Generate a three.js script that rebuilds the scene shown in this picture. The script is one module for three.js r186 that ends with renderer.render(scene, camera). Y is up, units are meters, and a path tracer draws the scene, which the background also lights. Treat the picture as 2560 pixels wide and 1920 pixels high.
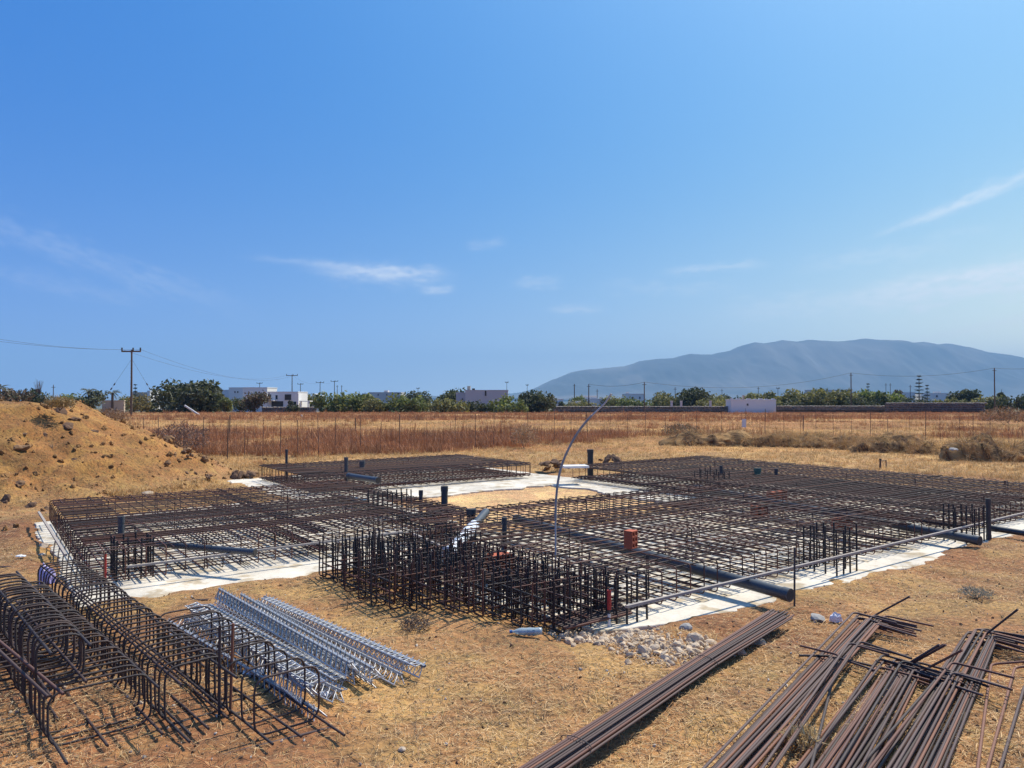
import * as THREE from 'three';
import { mergeGeometries } from 'three/addons/utils/BufferGeometryUtils.js';

// ---------------------------------------------------------------- camera, sky, sun, exposure
const scene = new THREE.Scene();
const EYE = 1.65, F = 1860, PITCH = Math.atan(32 / F);
const camera = new THREE.PerspectiveCamera(2 * Math.atan(960 / F) * 180 / Math.PI, 4 / 3, 0.05, 20000);
camera.position.set(0, EYE, 0);
camera.rotation.set(PITCH, 0, 0);
scene.add(camera);
const renderer = new THREE.WebGLRenderer({ antialias: true });
renderer.toneMapping = THREE.LinearToneMapping;
renderer.toneMappingExposure = 1.2;
renderer.shadowMap.enabled = true;

const RAD = Math.PI / 180;
const SUN_AZ = 47, SUN_EL = 55;
const dirOf = (az, el) => new THREE.Vector3(Math.sin(az * RAD) * Math.cos(el * RAD), Math.sin(el * RAD), -Math.cos(az * RAD) * Math.cos(el * RAD));
const SUN = dirOf(SUN_AZ, SUN_EL);
const sun = new THREE.DirectionalLight(new THREE.Color(1, 0.92, 0.79), 5.0);
sun.position.copy(SUN).multiplyScalar(60);
sun.castShadow = true;
Object.assign(sun.shadow.camera, { left: -40, right: 40, top: 40, bottom: -40, near: 1, far: 150 });
sun.shadow.mapSize.set(4096, 4096);
scene.add(sun, sun.target);

// seeded random and value noise
function rng(seed) { let s = seed >>> 0; return () => { s = (s + 0x6D2B79F5) >>> 0; let t = s; t = Math.imul(t ^ (t >>> 15), t | 1); t ^= t + Math.imul(t ^ (t >>> 7), t | 61); return ((t ^ (t >>> 14)) >>> 0) / 4294967296; }; }
const hash = (x, y) => { let h = Math.imul(x, 374761393) + Math.imul(y, 668265263) | 0; h = Math.imul(h ^ (h >>> 13), 1274126177); return ((h ^ (h >>> 16)) >>> 0) / 4294967296; };
function vnoise(x, y, per = 0) {
  const xi = Math.floor(x), yi = Math.floor(y), fx = x - xi, fy = y - yi;
  const u = fx * fx * (3 - 2 * fx), v = fy * fy * (3 - 2 * fy);
  const w = per ? (k) => ((k % per) + per) % per : (k) => k;
  const a = hash(w(xi), w(yi)), b = hash(w(xi + 1), w(yi)), c = hash(w(xi), w(yi + 1)), d = hash(w(xi + 1), w(yi + 1));
  return a + (b - a) * u + (c - a) * v + (a - b - c + d) * u * v;
}
function fbm(x, y, oct = 4, per = 0) { let s = 0, a = 0.5, n = 0; for (let i = 0; i < oct; i++) { s += a * vnoise(x + i * 17 * (per ? 0 : 1), y, per); n += a; x *= 2; y *= 2; per *= 2; a *= 0.5; } return s / n; }
const clamp = (x, a = 0, b = 1) => Math.min(b, Math.max(a, x));
const smooth = (a, b, x) => { const t = clamp((x - a) / (b - a)); return t * t * (3 - 2 * t); };
const lerp = (a, b, t) => a + (b - a) * t;

// the sky: clear air, paler toward the horizon and the sun, with a few thin wisps of high cloud
const wisps = [ // azimuth, elevation, half length, half thickness (degrees), tilt, strength
  [-9.2, 9.35, 4.2, 0.42, 0.2, 0.42], [-15.5, 9.9, 4.0, 0.22, -2.5, 0.16], [-10.5, 9.2, 5.2, 0.6, -4, 0.2], [-2.0, 11.6, 1.5, 0.3, 4, 0.16], [-5.7, 8.15, 1.2, 0.3, 3, 0.36],
  [15.3, 9.5, 3.6, 0.3, 2, 0.3], [32, 7.3, 7, 0.9, 4, 0.6], [33, 8.1, 5.5, 0.35, 3, 0.4], [31, 10.7, 2.2, 0.3, 3, 0.1], [4.9, 6.7, 2.0, 0.28, 2, 0.3], [1.9, 8.7, 1.8, 0.4, 0, 0.2], [22, 6.6, 6, 0.7, 2, 0.25], [12, 8.2, 5, 0.5, -2, 0.12], [26, 9.6, 5, 0.5, 4, 0.16],
  [-29, 9.0, 9, 0.7, -17, 0.13], [-31, 7.3, 5, 0.5, -8, 0.1], [31.2, 12.6, 5.2, 0.24, 17, 0.38], [33, 13.3, 5, 0.5, 17, 0.16],
  [60, 9, 9, 0.8, 5, 0.25], [-60, 8, 10, 0.8, -6, 0.16], [110, 10, 9, 0.8, 8, 0.2], [-120, 9, 9, 0.7, -5, 0.16], [170, 9, 8, 0.7, 3, 0.16]];
function skyColor(az, el, out) {
  const d = dirOf(az, el), g = Math.acos(clamp(d.dot(SUN), -1, 1)) / RAD;
  const e = Math.max(el, 0);
  const da = ((az - SUN_AZ + 540) % 360) - 180, q = Math.sqrt(da * da + 225) - 15;
  const r = 0.004 + 2.2 * Math.exp(-g / 14) + 1.7 * Math.exp(-e / 7.2 - q / 27) + 0.14 * Math.exp(-e / 9);
  const gg = 0.088 + 1.8 * Math.exp(-g / 20) + 1.25 * Math.exp(-e / 9.3 - q / 34) + 0.16 * Math.exp(-e / 13);
  const b = 0.43 + 1.4 * Math.exp(-g / 25) + 0.36 * Math.exp(-e / 14);
  let c = 0;
  if (el > 4 && el < 18) for (const [a0, e0, L, T, tilt, k] of wisps) {
    let da = ((az - a0 + 540) % 360) - 180, de = el - e0;
    if (Math.abs(da) > L * 2.2) continue;
    const ct = Math.cos(tilt * RAD), st = Math.sin(tilt * RAD), x = da * ct + de * st, y = -da * st + de * ct;
    const n = fbm(x * 0.9 + a0 * 3, y * 3.4 + e0 * 5, 5), yy = y + (n - 0.5) * T * 2.4;
    const f = Math.exp(-Math.pow(x / L, 4) * 1.4 - Math.pow(yy / T, 2));
    c += k * f * smooth(0.25, 0.75, fbm(x * 1.6 + 40 + a0, y * 6 + 9, 4) * 0.8 + 0.25);
  }
  c = clamp(c, 0, 0.7);
  out[0] = lerp(r, 0.84, c); out[1] = lerp(gg, 0.88, c); out[2] = lerp(b, 0.93, c);
}
{
  const W = 4096, Hh = 2048, data = new Float32Array(W * Hh * 4), o = [0, 0, 0];
  const put = (i, k) => { data[i] = o[0] * k; data[i + 1] = o[1] * k; data[i + 2] = o[2] * k; data[i + 3] = 1; };
  for (let y = 0; y < Hh; y++) {
    const el = ((y + 0.5) / Hh - 0.5) * 180;
    if (el <= 0) { o[0] = 0.30; o[1] = 0.26; o[2] = 0.22; for (let x = 0; x < W; x++) put((y * W + x) * 4, 1); continue; }
    const step = el > 20 ? 8 : 1; // smooth air up high needs fewer samples
    for (let x = 0; x < W; x += step) {
      const t = ((x + step / 2) / W - 0.5) * 2 * Math.PI; // atan2(z, x)
      const az = Math.atan2(Math.cos(t), -Math.sin(t)) / RAD;
      skyColor(az, el, o);
      for (let k = 0; k < step; k++) put((y * W + x + k) * 4, 1);
    }
  }
  const sky = new THREE.DataTexture(data, W, Hh, THREE.RGBAFormat, THREE.FloatType);
  sky.mapping = THREE.EquirectangularReflectionMapping;
  sky.magFilter = sky.minFilter = THREE.LinearFilter;
  sky.needsUpdate = true;
  scene.background = sky; scene.environment = sky;
}
scene.fog = new THREE.FogExp2(new THREE.Color(0.38, 0.685, 1.0), 0.000145);

// ---------------------------------------------------------------- helpers
const V = (x, y, z) => new THREE.Vector3(x, y, z);
// point seen at (u, v) of the 2560 x 1920 photograph, at height h or at depth Z
function ray(u, v) { const x = (u - 1280) / F, y = (960 - v) / F, c = Math.cos(PITCH), s = Math.sin(PITCH); return [x, y * c + s, c - y * s]; }
function at(u, v, h = 0) { const [x, y, z] = ray(u, v), k = (h - EYE) / y; return V(x * k, h, -z * k); }
function atD(u, v, Z) { const [x, y, z] = ray(u, v), k = Z / z; return V(x * k, EYE + y * k, -Z); }
// foundation axes: s runs to the right and away, t runs to the right and nearer
const TH = 36 * RAD, CA = Math.cos(TH), SA = Math.sin(TH);
const st = (s, t, h = 0) => V(CA * s + SA * t, h, -(SA * s - CA * t));

const used = new Map();
function numbered(n) { const k = used.get(n) || 0; used.set(n, k + 1); return k ? n + '_' + String(k).padStart(3, '0') : n; }
function tag(o, label, category, group, kind) { if (label) o.userData.label = label; if (category) o.userData.category = category; if (group) o.userData.group = group; if (kind) o.userData.kind = kind; return o; }
function thing(name, label, category, pos, turn = 0, group) { const o = new THREE.Group(); o.name = numbered(name); o.position.copy(pos); o.rotation.y = turn; scene.add(o); return tag(o, label, category, group); }
function mesh(name, geo, mat, parent) { const m = new THREE.Mesh(geo, mat); m.castShadow = m.receiveShadow = true; m.name = parent ? name : numbered(name); (parent || scene).add(m); return m; }
const mat = (r, g, b, rough = 0.8, extra = {}) => new THREE.MeshStandardMaterial({ color: new THREE.Color().setRGB(r, g, b), roughness: rough, metalness: 0, ...extra });

function polyTube(pts, r, sides = 6, closed = false) {
  const n = pts.length, pos = [], nor = [], idx = [], T = [];
  for (let i = 0; i < n; i++) { const a = pts[closed ? (i + n - 1) % n : Math.max(i - 1, 0)], b = pts[closed ? (i + 1) % n : Math.min(i + 1, n - 1)]; T.push(b.clone().sub(a).normalize()); }
  let N = Math.abs(T[0].y) < 0.9 ? V(0, 1, 0) : V(1, 0, 0); N.sub(T[0].clone().multiplyScalar(N.dot(T[0]))).normalize();
  for (let i = 0; i < n; i++) {
    N.sub(T[i].clone().multiplyScalar(N.dot(T[i]))).normalize();
    const B = T[i].clone().cross(N), rr = Array.isArray(r) ? r[i] : r;
    for (let k = 0; k < sides; k++) { const a = k / sides * 2 * Math.PI, d = N.clone().multiplyScalar(Math.cos(a)).addScaledVector(B, Math.sin(a)); pos.push(pts[i].x + d.x * rr, pts[i].y + d.y * rr, pts[i].z + d.z * rr); nor.push(d.x, d.y, d.z); }
  }
  const m = closed ? n : n - 1;
  for (let i = 0; i < m; i++) for (let k = 0; k < sides; k++) { const a = i * sides + k, b = i * sides + (k + 1) % sides, c = ((i + 1) % n) * sides + k, d = ((i + 1) % n) * sides + (k + 1) % sides; idx.push(a, b, c, b, d, c); }
  if (!closed) for (const e of [0, n - 1]) { const base = pos.length / 3; for (let k = 0; k < sides; k++) { const j = (e * sides + k) * 3; pos.push(pos[j], pos[j + 1], pos[j + 2]); const t = T[e]; const sg = e ? 1 : -1; nor.push(t.x * sg, t.y * sg, t.z * sg); } for (let k = 1; k < sides - 1; k++) e ? idx.push(base, base + k, base + k + 1) : idx.push(base, base + k + 1, base + k); }
  const g = new THREE.BufferGeometry();
  g.setAttribute('position', new THREE.Float32BufferAttribute(pos, 3)); g.setAttribute('normal', new THREE.Float32BufferAttribute(nor, 3)); g.setIndex(idx);
  return g;
}
// a polyline with its inner corners rounded
function rounded(pts, r, closed = false, seg = 4) {
  const out = [], n = pts.length;
  for (let i = 0; i < n; i++) {
    if (!closed && (i === 0 || i === n - 1)) { out.push(pts[i].clone()); continue; }
    const p = pts[i], a = pts[(i + n - 1) % n].clone().sub(p), b = pts[(i + 1) % n].clone().sub(p);
    const A = p.clone().addScaledVector(a.normalize(), r), B = p.clone().addScaledVector(b.normalize(), r);
    for (let k = 0; k <= seg; k++) { const t = k / seg; out.push(A.clone().multiplyScalar((1 - t) * (1 - t)).addScaledVector(p, 2 * t * (1 - t)).addScaledVector(B, t * t)); }
  }
  return out;
}
const ROD = new THREE.CylinderGeometry(1, 1, 1, 7);
const UP = V(0, 1, 0);
function rod(name, p, q, r, m, parent, geo = ROD) { // a straight round bar between two points in the parent's axes
  const o = mesh(name, geo, m, parent), d = q.clone().sub(p), L = d.length();
  o.position.copy(p).addScaledVector(d, 0.5); o.quaternion.setFromUnitVectors(UP, d.normalize()); o.scale.set(r, L, r);
  return o;
}
const BOX = new THREE.BoxGeometry(1, 1, 1);
function box(name, w, h, d, x, y, z, m, parent) { const o = mesh(name, BOX, m, parent); o.scale.set(w, h, d); o.position.set(x, y, z); return o; }
function merged(list) { return mergeGeometries(list.map((g) => { const k = g.index ? g.toNonIndexed() : g; for (const a of Object.keys(k.attributes)) if (!['position', 'normal', 'color', 'uv'].includes(a)) k.deleteAttribute(a); return k; })); }

// ---------------------------------------------------------------- textures
function tex(size, fn, srgb, repeat) {
  const d = new Uint8Array(size * size * 4), o = [0, 0, 0];
  for (let y = 0; y < size; y++) for (let x = 0; x < size; x++) { fn(x, y, o); const i = (y * size + x) * 4; for (let k = 0; k < 3; k++) d[i + k] = clamp(srgb ? Math.pow(clamp(o[k]), 1 / 2.2) : o[k]) * 255; d[i + 3] = 255; }
  const t = new THREE.DataTexture(d, size, size); t.wrapS = t.wrapT = THREE.RepeatWrapping; t.magFilter = THREE.LinearFilter; t.minFilter = THREE.LinearMipmapLinearFilter; t.generateMipmaps = true;
  if (srgb) t.colorSpace = THREE.SRGBColorSpace; if (repeat) t.repeat.set(repeat, repeat); t.needsUpdate = true; return t;
}
// straw-littered soil, 4 m a side
let soilMap, soilBump;
{
  const S = 2048, C = new Float32Array(S * S * 3), Hm = new Float32Array(S * S), R = rng(11);
  for (let y = 0; y < S; y++) for (let x = 0; x < S; x++) {
    const i = y * S + x, a = fbm(x / 256, y / 256, 5, 8), b = fbm(x / 16 + 5, y / 16, 3, 128), c = hash(x, y);
    const k = 0.50 + 0.58 * a + 0.75 * (b - 0.5) + 0.26 * (c - 0.5), w = smooth(0.35, 0.65, fbm(x / 128 + 3, y / 128 + 9, 4, 16));
    C[i * 3] = k * lerp(0.42, 0.50, w); C[i * 3 + 1] = k * lerp(0.205, 0.285, w); C[i * 3 + 2] = k * lerp(0.070, 0.090, w);
    Hm[i] = 0.35 * a + 0.3 * b + 0.05 * c;
    if (b < 0.3) { const q = 0.72; C[i * 3] *= q; C[i * 3 + 1] *= q; C[i * 3 + 2] *= q; }
  }
  for (let n = 0; n < 36000; n++) { // straws, stems, crumbs
    let x = R() * S, y = R() * S, a = R() * 6.28, L = 8 + R() * R() * 60, wob = (R() - 0.5) * 0.03, t = R();
    const col = t < 0.55 ? [0.58 + 0.22 * R(), 0.40 + 0.15 * R(), 0.17 + 0.08 * R()] : t < 0.72 ? [0.36, 0.18, 0.065] : [0.10, 0.06, 0.03], wd = R() < 0.35 ? 2 : 1, al = 0.45 + 0.5 * R();
    for (let k = 0; k < L; k++) { x += Math.cos(a); y += Math.sin(a); a += wob; for (let j = 0; j < wd; j++) { const xi = ((Math.floor(x) % S) + S) % S, yi = ((Math.floor(y + j) % S) + S) % S, i = yi * S + xi; for (let c = 0; c < 3; c++) C[i * 3 + c] = lerp(C[i * 3 + c], col[c], al); Hm[i] += t < 0.8 ? 0.12 : -0.05; } }
  }
  soilMap = tex(S, (x, y, o) => { const i = (y * S + x) * 3; o[0] = C[i]; o[1] = C[i + 1]; o[2] = C[i + 2]; }, true);
  soilBump = tex(S, (x, y, o) => { o[0] = o[1] = o[2] = Hm[y * S + x]; }, false);
}
const padMap = tex(1024, (x, y, o) => { const a = fbm(x / 128, y / 128, 5, 8), b = fbm(x / 8, y / 8, 2, 128), s = smooth(0.5, 0.72, fbm(x / 64 + 3, y / 64 + 1, 4, 16)); const k = 0.78 + 0.5 * (a - 0.5) + 0.16 * (b - 0.5); o[0] = k * lerp(0.80, 0.56, s); o[1] = k * lerp(0.73, 0.46, s); o[2] = k * lerp(0.60, 0.31, s); }, true);
const padBump = tex(512, (x, y, o) => { o[0] = o[1] = o[2] = fbm(x / 32, y / 32, 5, 16); }, false);
const rockBump = tex(256, (x, y, o) => { o[0] = o[1] = o[2] = fbm(x / 32, y / 32, 5, 8); }, false);

// ---------------------------------------------------------------- materials
const rust = [[0.060, 0.029, 0.024], [0.072, 0.033, 0.026], [0.115, 0.043, 0.027], [0.032, 0.021, 0.020], [0.066, 0.026, 0.020]].map((c) => mat(...c, 0.72));
const rustRed = [[0.11, 0.055, 0.045], [0.08, 0.05, 0.045], [0.14, 0.062, 0.042], [0.05, 0.036, 0.034], [0.105, 0.068, 0.06], [0.19, 0.08, 0.046], [0.07, 0.042, 0.036]].map((c) => mat(...c, 0.72));
const cageIron = [[0.045, 0.029, 0.025], [0.058, 0.034, 0.027], [0.036, 0.027, 0.025]].map((c) => mat(...c, 0.7));
const blackIron = mat(0.03, 0.026, 0.025, 0.75);
const M = {
  pvc: mat(0.062, 0.068, 0.075, 0.42), pvcDark: mat(0.035, 0.042, 0.05, 0.4), batten: mat(0.34, 0.30, 0.26, 0.95), white: mat(0.70, 0.69, 0.66, 0.85), whiteWorn: mat(0.55, 0.52, 0.49, 0.85),
  greyWall: mat(0.44, 0.45, 0.46, 0.9), beige: mat(0.50, 0.42, 0.32, 0.9), glass: mat(0.03, 0.04, 0.05, 0.15), dark: mat(0.05, 0.045, 0.04, 0.8), wood: mat(0.12, 0.085, 0.06, 0.9), brick: mat(0.42, 0.10, 0.045, 0.85),
  zinc: new THREE.MeshStandardMaterial({ color: new THREE.Color().setRGB(0.5, 0.505, 0.51), roughness: 0.45, metalness: 0.5 }), zincDull: new THREE.MeshStandardMaterial({ color: new THREE.Color().setRGB(0.4, 0.41, 0.42), roughness: 0.45, metalness: 0.5 }),
  stone: mat(0.52, 0.41, 0.29, 0.95, { bumpMap: rockBump, bumpScale: 0.004 }), clod: mat(0.24, 0.135, 0.065, 1), clodDark: mat(0.13, 0.075, 0.045, 1), greyStone: mat(0.33, 0.31, 0.28, 0.95), wire: mat(0.07, 0.06, 0.055, 0.7), red: mat(0.35, 0.03, 0.025, 0.7),
  soil: new THREE.MeshStandardMaterial({ map: soilMap, bumpMap: soilBump, bumpScale: 0.032, roughness: 1, vertexColors: true }),
  mound: new THREE.MeshStandardMaterial({ map: soilMap, bumpMap: soilBump, bumpScale: 0.04, roughness: 1, vertexColors: true }),
  pad: new THREE.MeshStandardMaterial({ map: padMap, bumpMap: padBump, bumpScale: 0.006, roughness: 0.95 }),
  leaf: new THREE.MeshPhysicalMaterial({ vertexColors: true, roughness: 0.95, transmission: 0.4, thickness: 0, side: THREE.DoubleSide }),
  rockface: new THREE.MeshStandardMaterial({ vertexColors: true, roughness: 1 }),
  straw: new THREE.MeshPhysicalMaterial({ color: 0xffffff, roughness: 0.95, transmission: 0.25, thickness: 0, side: THREE.DoubleSide }),
};
const pick = (a, R) => a[Math.floor(R() * a.length)];

// ---------------------------------------------------------------- ground
// large shapes of the land: flat site, a spoil mound to the left, the plain falling gently away
const PADS = [[0.66, 5.3, -11.8, -6.75], [3.2, 13.9, -11.6, -3.74], [4.2, 9.9, -15.2, -11]];
function padDist(x, z) { const X = x, Z = -z, s = CA * X + SA * Z, t = SA * X - CA * Z; let d = 99; for (const [a, b, c, e] of PADS) { const dx = Math.max(a - s, s - b), dy = Math.max(c - t, t - e); d = Math.min(d, dx > 0 && dy > 0 ? Math.hypot(dx, dy) : Math.max(dx, dy)); } return d; }
function moundH(x, z) { const X = x, Z = -z; // crest runs away to the left of the foundation
  const cx = -11.9, cz = 14.2, dx = (X - cx) * 0.92 + (Z - cz) * 0.25, dz = -(X - cx) * 0.25 + (Z - cz) * 0.95;
  const q = Math.hypot(dx / 6.1, dz / 5.3); if (q > 1.25) return 0;
  let h = 2.95 * Math.pow(clamp(1 - q * 0.99), 1.04);
  h = Math.min(h, 1.43 + 0.14 * (fbm(X * 0.7, Z * 0.7, 3) - 0.5));
  h += smooth(1.12, 0.85, q) * ((fbm(X * 1.1, Z * 1.1 + 4, 4) - 0.5) * 0.30 + (fbm(X * 4, Z * 4, 4) - 0.5) * 0.22);
  return Math.max(0, h); }
function land(x, z) {
  const Z = -z, r = Math.hypot(x, Z);
  let y = Z > 60 ? -0.0150 * (Math.min(Z, 2200) - 60) * smooth(50, 105, Z) : 0;
  const d = padDist(x, z) + (fbm(x * 4.1, z * 4.1 + 2, 4) - 0.5) * 0.34, keep = smooth(-0.12, 0.3, d);
  y += ((fbm(x * 0.5, z * 0.5, 3) - 0.5) * 0.10 + (fbm(x * 2.3 + 7, z * 2.3, 3) - 0.5) * 0.045) * keep;
  if (r < 14) y += (fbm(x * 9, z * 9, 2) - 0.5) * 0.022 * keep;
  y += 0.03 * smooth(-0.1, 0.06, d) * smooth(0.5, 0.1, d) - 0.035 * (1 - keep);
  if (r > 3 && r < 26) y += moundH(x, z);
  return y;
}
function axisSteps(a, b, fine, far) { const o = []; for (let x = a; x <= b; x += fine) o.push(x); let st0 = fine; let x = b; while (x < far) { st0 *= 1.09; x += st0; o.push(x); } st0 = fine; x = a; const lo = []; while (x > -far) { st0 *= 1.09; x -= st0; lo.unshift(x); } return [...lo, ...o]; }
{
  const xs = axisSteps(-9, 8, 0.05, 7000), zs = axisSteps(-12, -1.6, 0.05, 9000).filter((z) => z < 600);
  const pos = [], col = [], uv = [], idx = [];
  for (const z of zs) for (const x of xs) {
    pos.push(x, land(x, z), z); uv.push(x / 4, z / 4);
    const Z = -z, n = fbm(x * 0.35 + 20, z * 0.35, 4), n2 = fbm(x * 0.06, z * 0.25 + 3, 4), n3 = fbm(x * 1.7 + 3, z * 1.7, 3);
    let k = 0.86 + 0.42 * (n - 0.5) + 0.3 * (n3 - 0.5), r = 1, g = 1, b = 1;
    const mh = Z > 6 && Z < 24 && x < -3 ? smooth(0.05, 0.4, moundH(x, z)) : 0;
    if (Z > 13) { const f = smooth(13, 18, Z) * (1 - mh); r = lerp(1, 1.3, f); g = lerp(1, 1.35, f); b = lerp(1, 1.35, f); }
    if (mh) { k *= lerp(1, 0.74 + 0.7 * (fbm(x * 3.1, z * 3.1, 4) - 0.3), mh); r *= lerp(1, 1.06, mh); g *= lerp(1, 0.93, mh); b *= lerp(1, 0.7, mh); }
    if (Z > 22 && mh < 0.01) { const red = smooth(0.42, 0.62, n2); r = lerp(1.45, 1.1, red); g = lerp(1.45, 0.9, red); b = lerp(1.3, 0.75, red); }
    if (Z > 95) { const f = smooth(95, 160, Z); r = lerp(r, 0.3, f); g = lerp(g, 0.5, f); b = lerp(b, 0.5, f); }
    const pk = smooth(0.45, 0.65, fbm(x * 0.55 + 60, z * 0.55 + 7, 4)) * (Z < 16 ? 1 : 0) * (1 - mh); k *= lerp(1, 0.82, pk); r *= lerp(1, 1.02, pk); g *= lerp(1, 0.84, pk); b *= lerp(1, 0.85, pk);
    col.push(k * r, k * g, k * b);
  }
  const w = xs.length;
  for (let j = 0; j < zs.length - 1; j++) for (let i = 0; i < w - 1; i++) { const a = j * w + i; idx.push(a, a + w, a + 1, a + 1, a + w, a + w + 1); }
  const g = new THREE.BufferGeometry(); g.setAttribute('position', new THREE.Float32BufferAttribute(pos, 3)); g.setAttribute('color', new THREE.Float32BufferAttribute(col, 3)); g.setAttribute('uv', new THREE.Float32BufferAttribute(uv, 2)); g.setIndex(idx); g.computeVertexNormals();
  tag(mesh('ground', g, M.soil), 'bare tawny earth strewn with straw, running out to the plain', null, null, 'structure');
}

// ---------------------------------------------------------------- concrete blinding under the foundation
function roughOutline(pts, R, amp, step = 0.07) { const out = []; for (let i = 0; i < pts.length; i++) { const a = pts[i], b = pts[(i + 1) % pts.length], L = Math.hypot(b[0] - a[0], b[1] - a[1]), n = Math.max(1, Math.round(L / step)); for (let k = 0; k < n; k++) { const t = k / n, x = lerp(a[0], b[0], t), y = lerp(a[1], b[1], t); const f = (fbm(x * 9 + 3, y * 9, 3) - 0.5) * 0.11; out.push([x + (fbm(x * 1.6 + 3, y * 1.6, 3) - 0.5) * amp + f, y + (fbm(x * 1.6 + 33, y * 1.6 + 8, 3) - 0.5) * amp + f]); } } return out; }
{
  const R = rng(5);
  const shape = new THREE.Shape(roughOutline([[0.72, -6.75], [2.7, -6.3], [3.15, -6.3], [3.6, -3.9], [4.3, -3.66], [14.5, -3.66], [14.5, -11.8], [9.9, -12.3], [9.7, -15.3], [4.1, -15.3], [3.9, -11.9], [0.7, -11.6]], R, 0.2).map(([a, b]) => new THREE.Vector2(a, b)));
  shape.holes.push(new THREE.Path(roughOutline([[5.25, -10.8], [8.85, -10.9], [8.9, -7.2], [5.2, -7.2]], R, 0.5).map(([a, b]) => new THREE.Vector2(a, b))));
  const g = new THREE.ExtrudeGeometry(shape, { depth: 0.07, bevelEnabled: true, bevelSize: 0.012, bevelThickness: 0.008, bevelSegments: 2 });
  const p = g.attributes.position, uv = []; // lay (s, t) flat in the world
  for (let i = 0; i < p.count; i++) { const s = p.getX(i), t = p.getY(i), h = p.getZ(i), q = st(s, t, h - 0.078); p.setXYZ(i, q.x, q.y, q.z); uv.push(s / 2.2, t / 2.2); }
  g.setAttribute('uv', new THREE.Float32BufferAttribute(uv, 2));
  const ix = []; for (let i = 0; i < p.count; i += 3) ix.push(i, i + 2, i + 1); // mirrored by the map above
  const gi = g; gi.setIndex(ix); gi.computeVertexNormals();
  tag(mesh('concrete_pad', gi, M.pad), 'pale concrete blinding layer under the reinforcement', null, null, 'structure');
  // the sandy court left open in the middle
  const sh2 = new THREE.Shape(roughOutline([[5.0, -11.0], [9.1, -11.1], [9.1, -7.0], [5.0, -7.0]], R, 0.3).map(([a, b]) => new THREE.Vector2(a, b)));
  const g2 = new THREE.ShapeGeometry(sh2), p2 = g2.attributes.position, uv2 = [], c2 = [];
  for (let i = 0; i < p2.count; i++) { const s = p2.getX(i), t = p2.getY(i), q = st(s, t, -0.028); p2.setXYZ(i, q.x, q.y, q.z); uv2.push(q.x / 4, q.z / 4); c2.push(1.7, 1.9, 2.3); }
  g2.setAttribute('uv', new THREE.Float32BufferAttribute(uv2, 2)); g2.setAttribute('color', new THREE.Float32BufferAttribute(c2, 3)); g2.setIndex([...g2.index.array].map((v, i, a) => a[i - i % 3 + [0, 2, 1][i % 3]])); g2.computeVertexNormals();
  tag(mesh('sand_bed', g2, M.soil), 'light sand filling the open court of the foundation', null, null, 'structure');
}

// ---------------------------------------------------------------- foundation reinforcement
const TOPH = 0.30, LOWH = 0.06;
// U-shaped edge bar: legs run inward at both levels
const hairGeo = polyTube(rounded([V(0.55, TOPH + 0.012, 0), V(0, TOPH + 0.012, 0), V(0, LOWH - 0.012, 0), V(0.55, LOWH - 0.012, 0)], 0.035), 0.0054, 6);
function bay(name, label, s0, s1, t0, t1, opt = {}) {
  const sp = opt.sp || 0.14, R = rng(opt.seed), c = st((s0 + s1) / 2, (t0 + t1) / 2), o = thing(name, label, 'rebar mat', c), rel = (s, t, h) => st(s, t, h).sub(c);
  const j = () => (R() - 0.5) * 0.034, r = 0.0057;
  for (const [h, nm] of [[TOPH, 'top_bar'], [LOWH, 'bottom_bar']]) {
    for (let t = t0 + 0.04; t < t1; t += sp) { const a = t + j(), m = pick(rust, R); rod(nm, rel(s0 + j(), a, h + j() * 0.3), rel(s1 + j(), a + j(), h + j() * 0.3), r, m, o); }
    for (let s = s0 + 0.04; s < s1; s += sp) { const a = s + j(), m = pick(rust, R), y = h + (h === TOPH ? -0.013 : 0.013); rod(nm, rel(a, t0 + j(), y + j() * 0.3), rel(a + j(), t1 + j(), y + j() * 0.3), r, m, o); }
  }
  const edge = (s, t, ang) => { const m = mesh('edge_bar', hairGeo, pick(rust, R), o); m.position.copy(rel(s, t, j() * 0.4)); m.rotation.y = ang + j(); };
  const e = opt.edges || 'nsew';
  // local +x of the edge bar points inward; direction of +s in the world is a turn of TH about y
  if (e.includes('w')) for (let t = t0 + 0.09; t < t1; t += 0.165) edge(s0 - 0.02, t, TH);
  if (e.includes('e')) for (let t = t0 + 0.09; t < t1; t += 0.165) edge(s1 + 0.02, t, TH + Math.PI);
  if (e.includes('s')) for (let s = s0 + 0.09; s < s1; s += 0.165) edge(s, t1 + 0.02, TH + Math.PI / 2);
  if (e.includes('n')) for (let s = s0 + 0.09; s < s1; s += 0.165) edge(s, t0 - 0.02, TH - Math.PI / 2);
  for (const [a, b, cc, d] of opt.beams || []) for (const h of [TOPH - 0.03, LOWH + 0.03]) for (let k = 0; k < 4; k++) { // bundled beam bars
    const w = (k - 1.5) * 0.045, dx = cc - a, dy = d - b, L = Math.hypot(dx, dy), px = -dy / L * w, py = dx / L * w;
    rod('beam_bar', rel(a + px + j(), b + py + j(), h), rel(cc + px + j(), d + py + j(), h), 0.009, pick(rust, R), o);
  }
  for (let n = 0; n < (opt.chairs || 0); n++) { const s = lerp(s0 + 0.2, s1 - 0.2, R()), t = lerp(t0 + 0.2, t1 - 0.2, R()); rod('spacer_bar', rel(s, t, 0), rel(s + j(), t + j(), TOPH + 0.02 + 0.06 * R()), 0.006, pick(rust, R), o); }
  return o;
}
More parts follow.
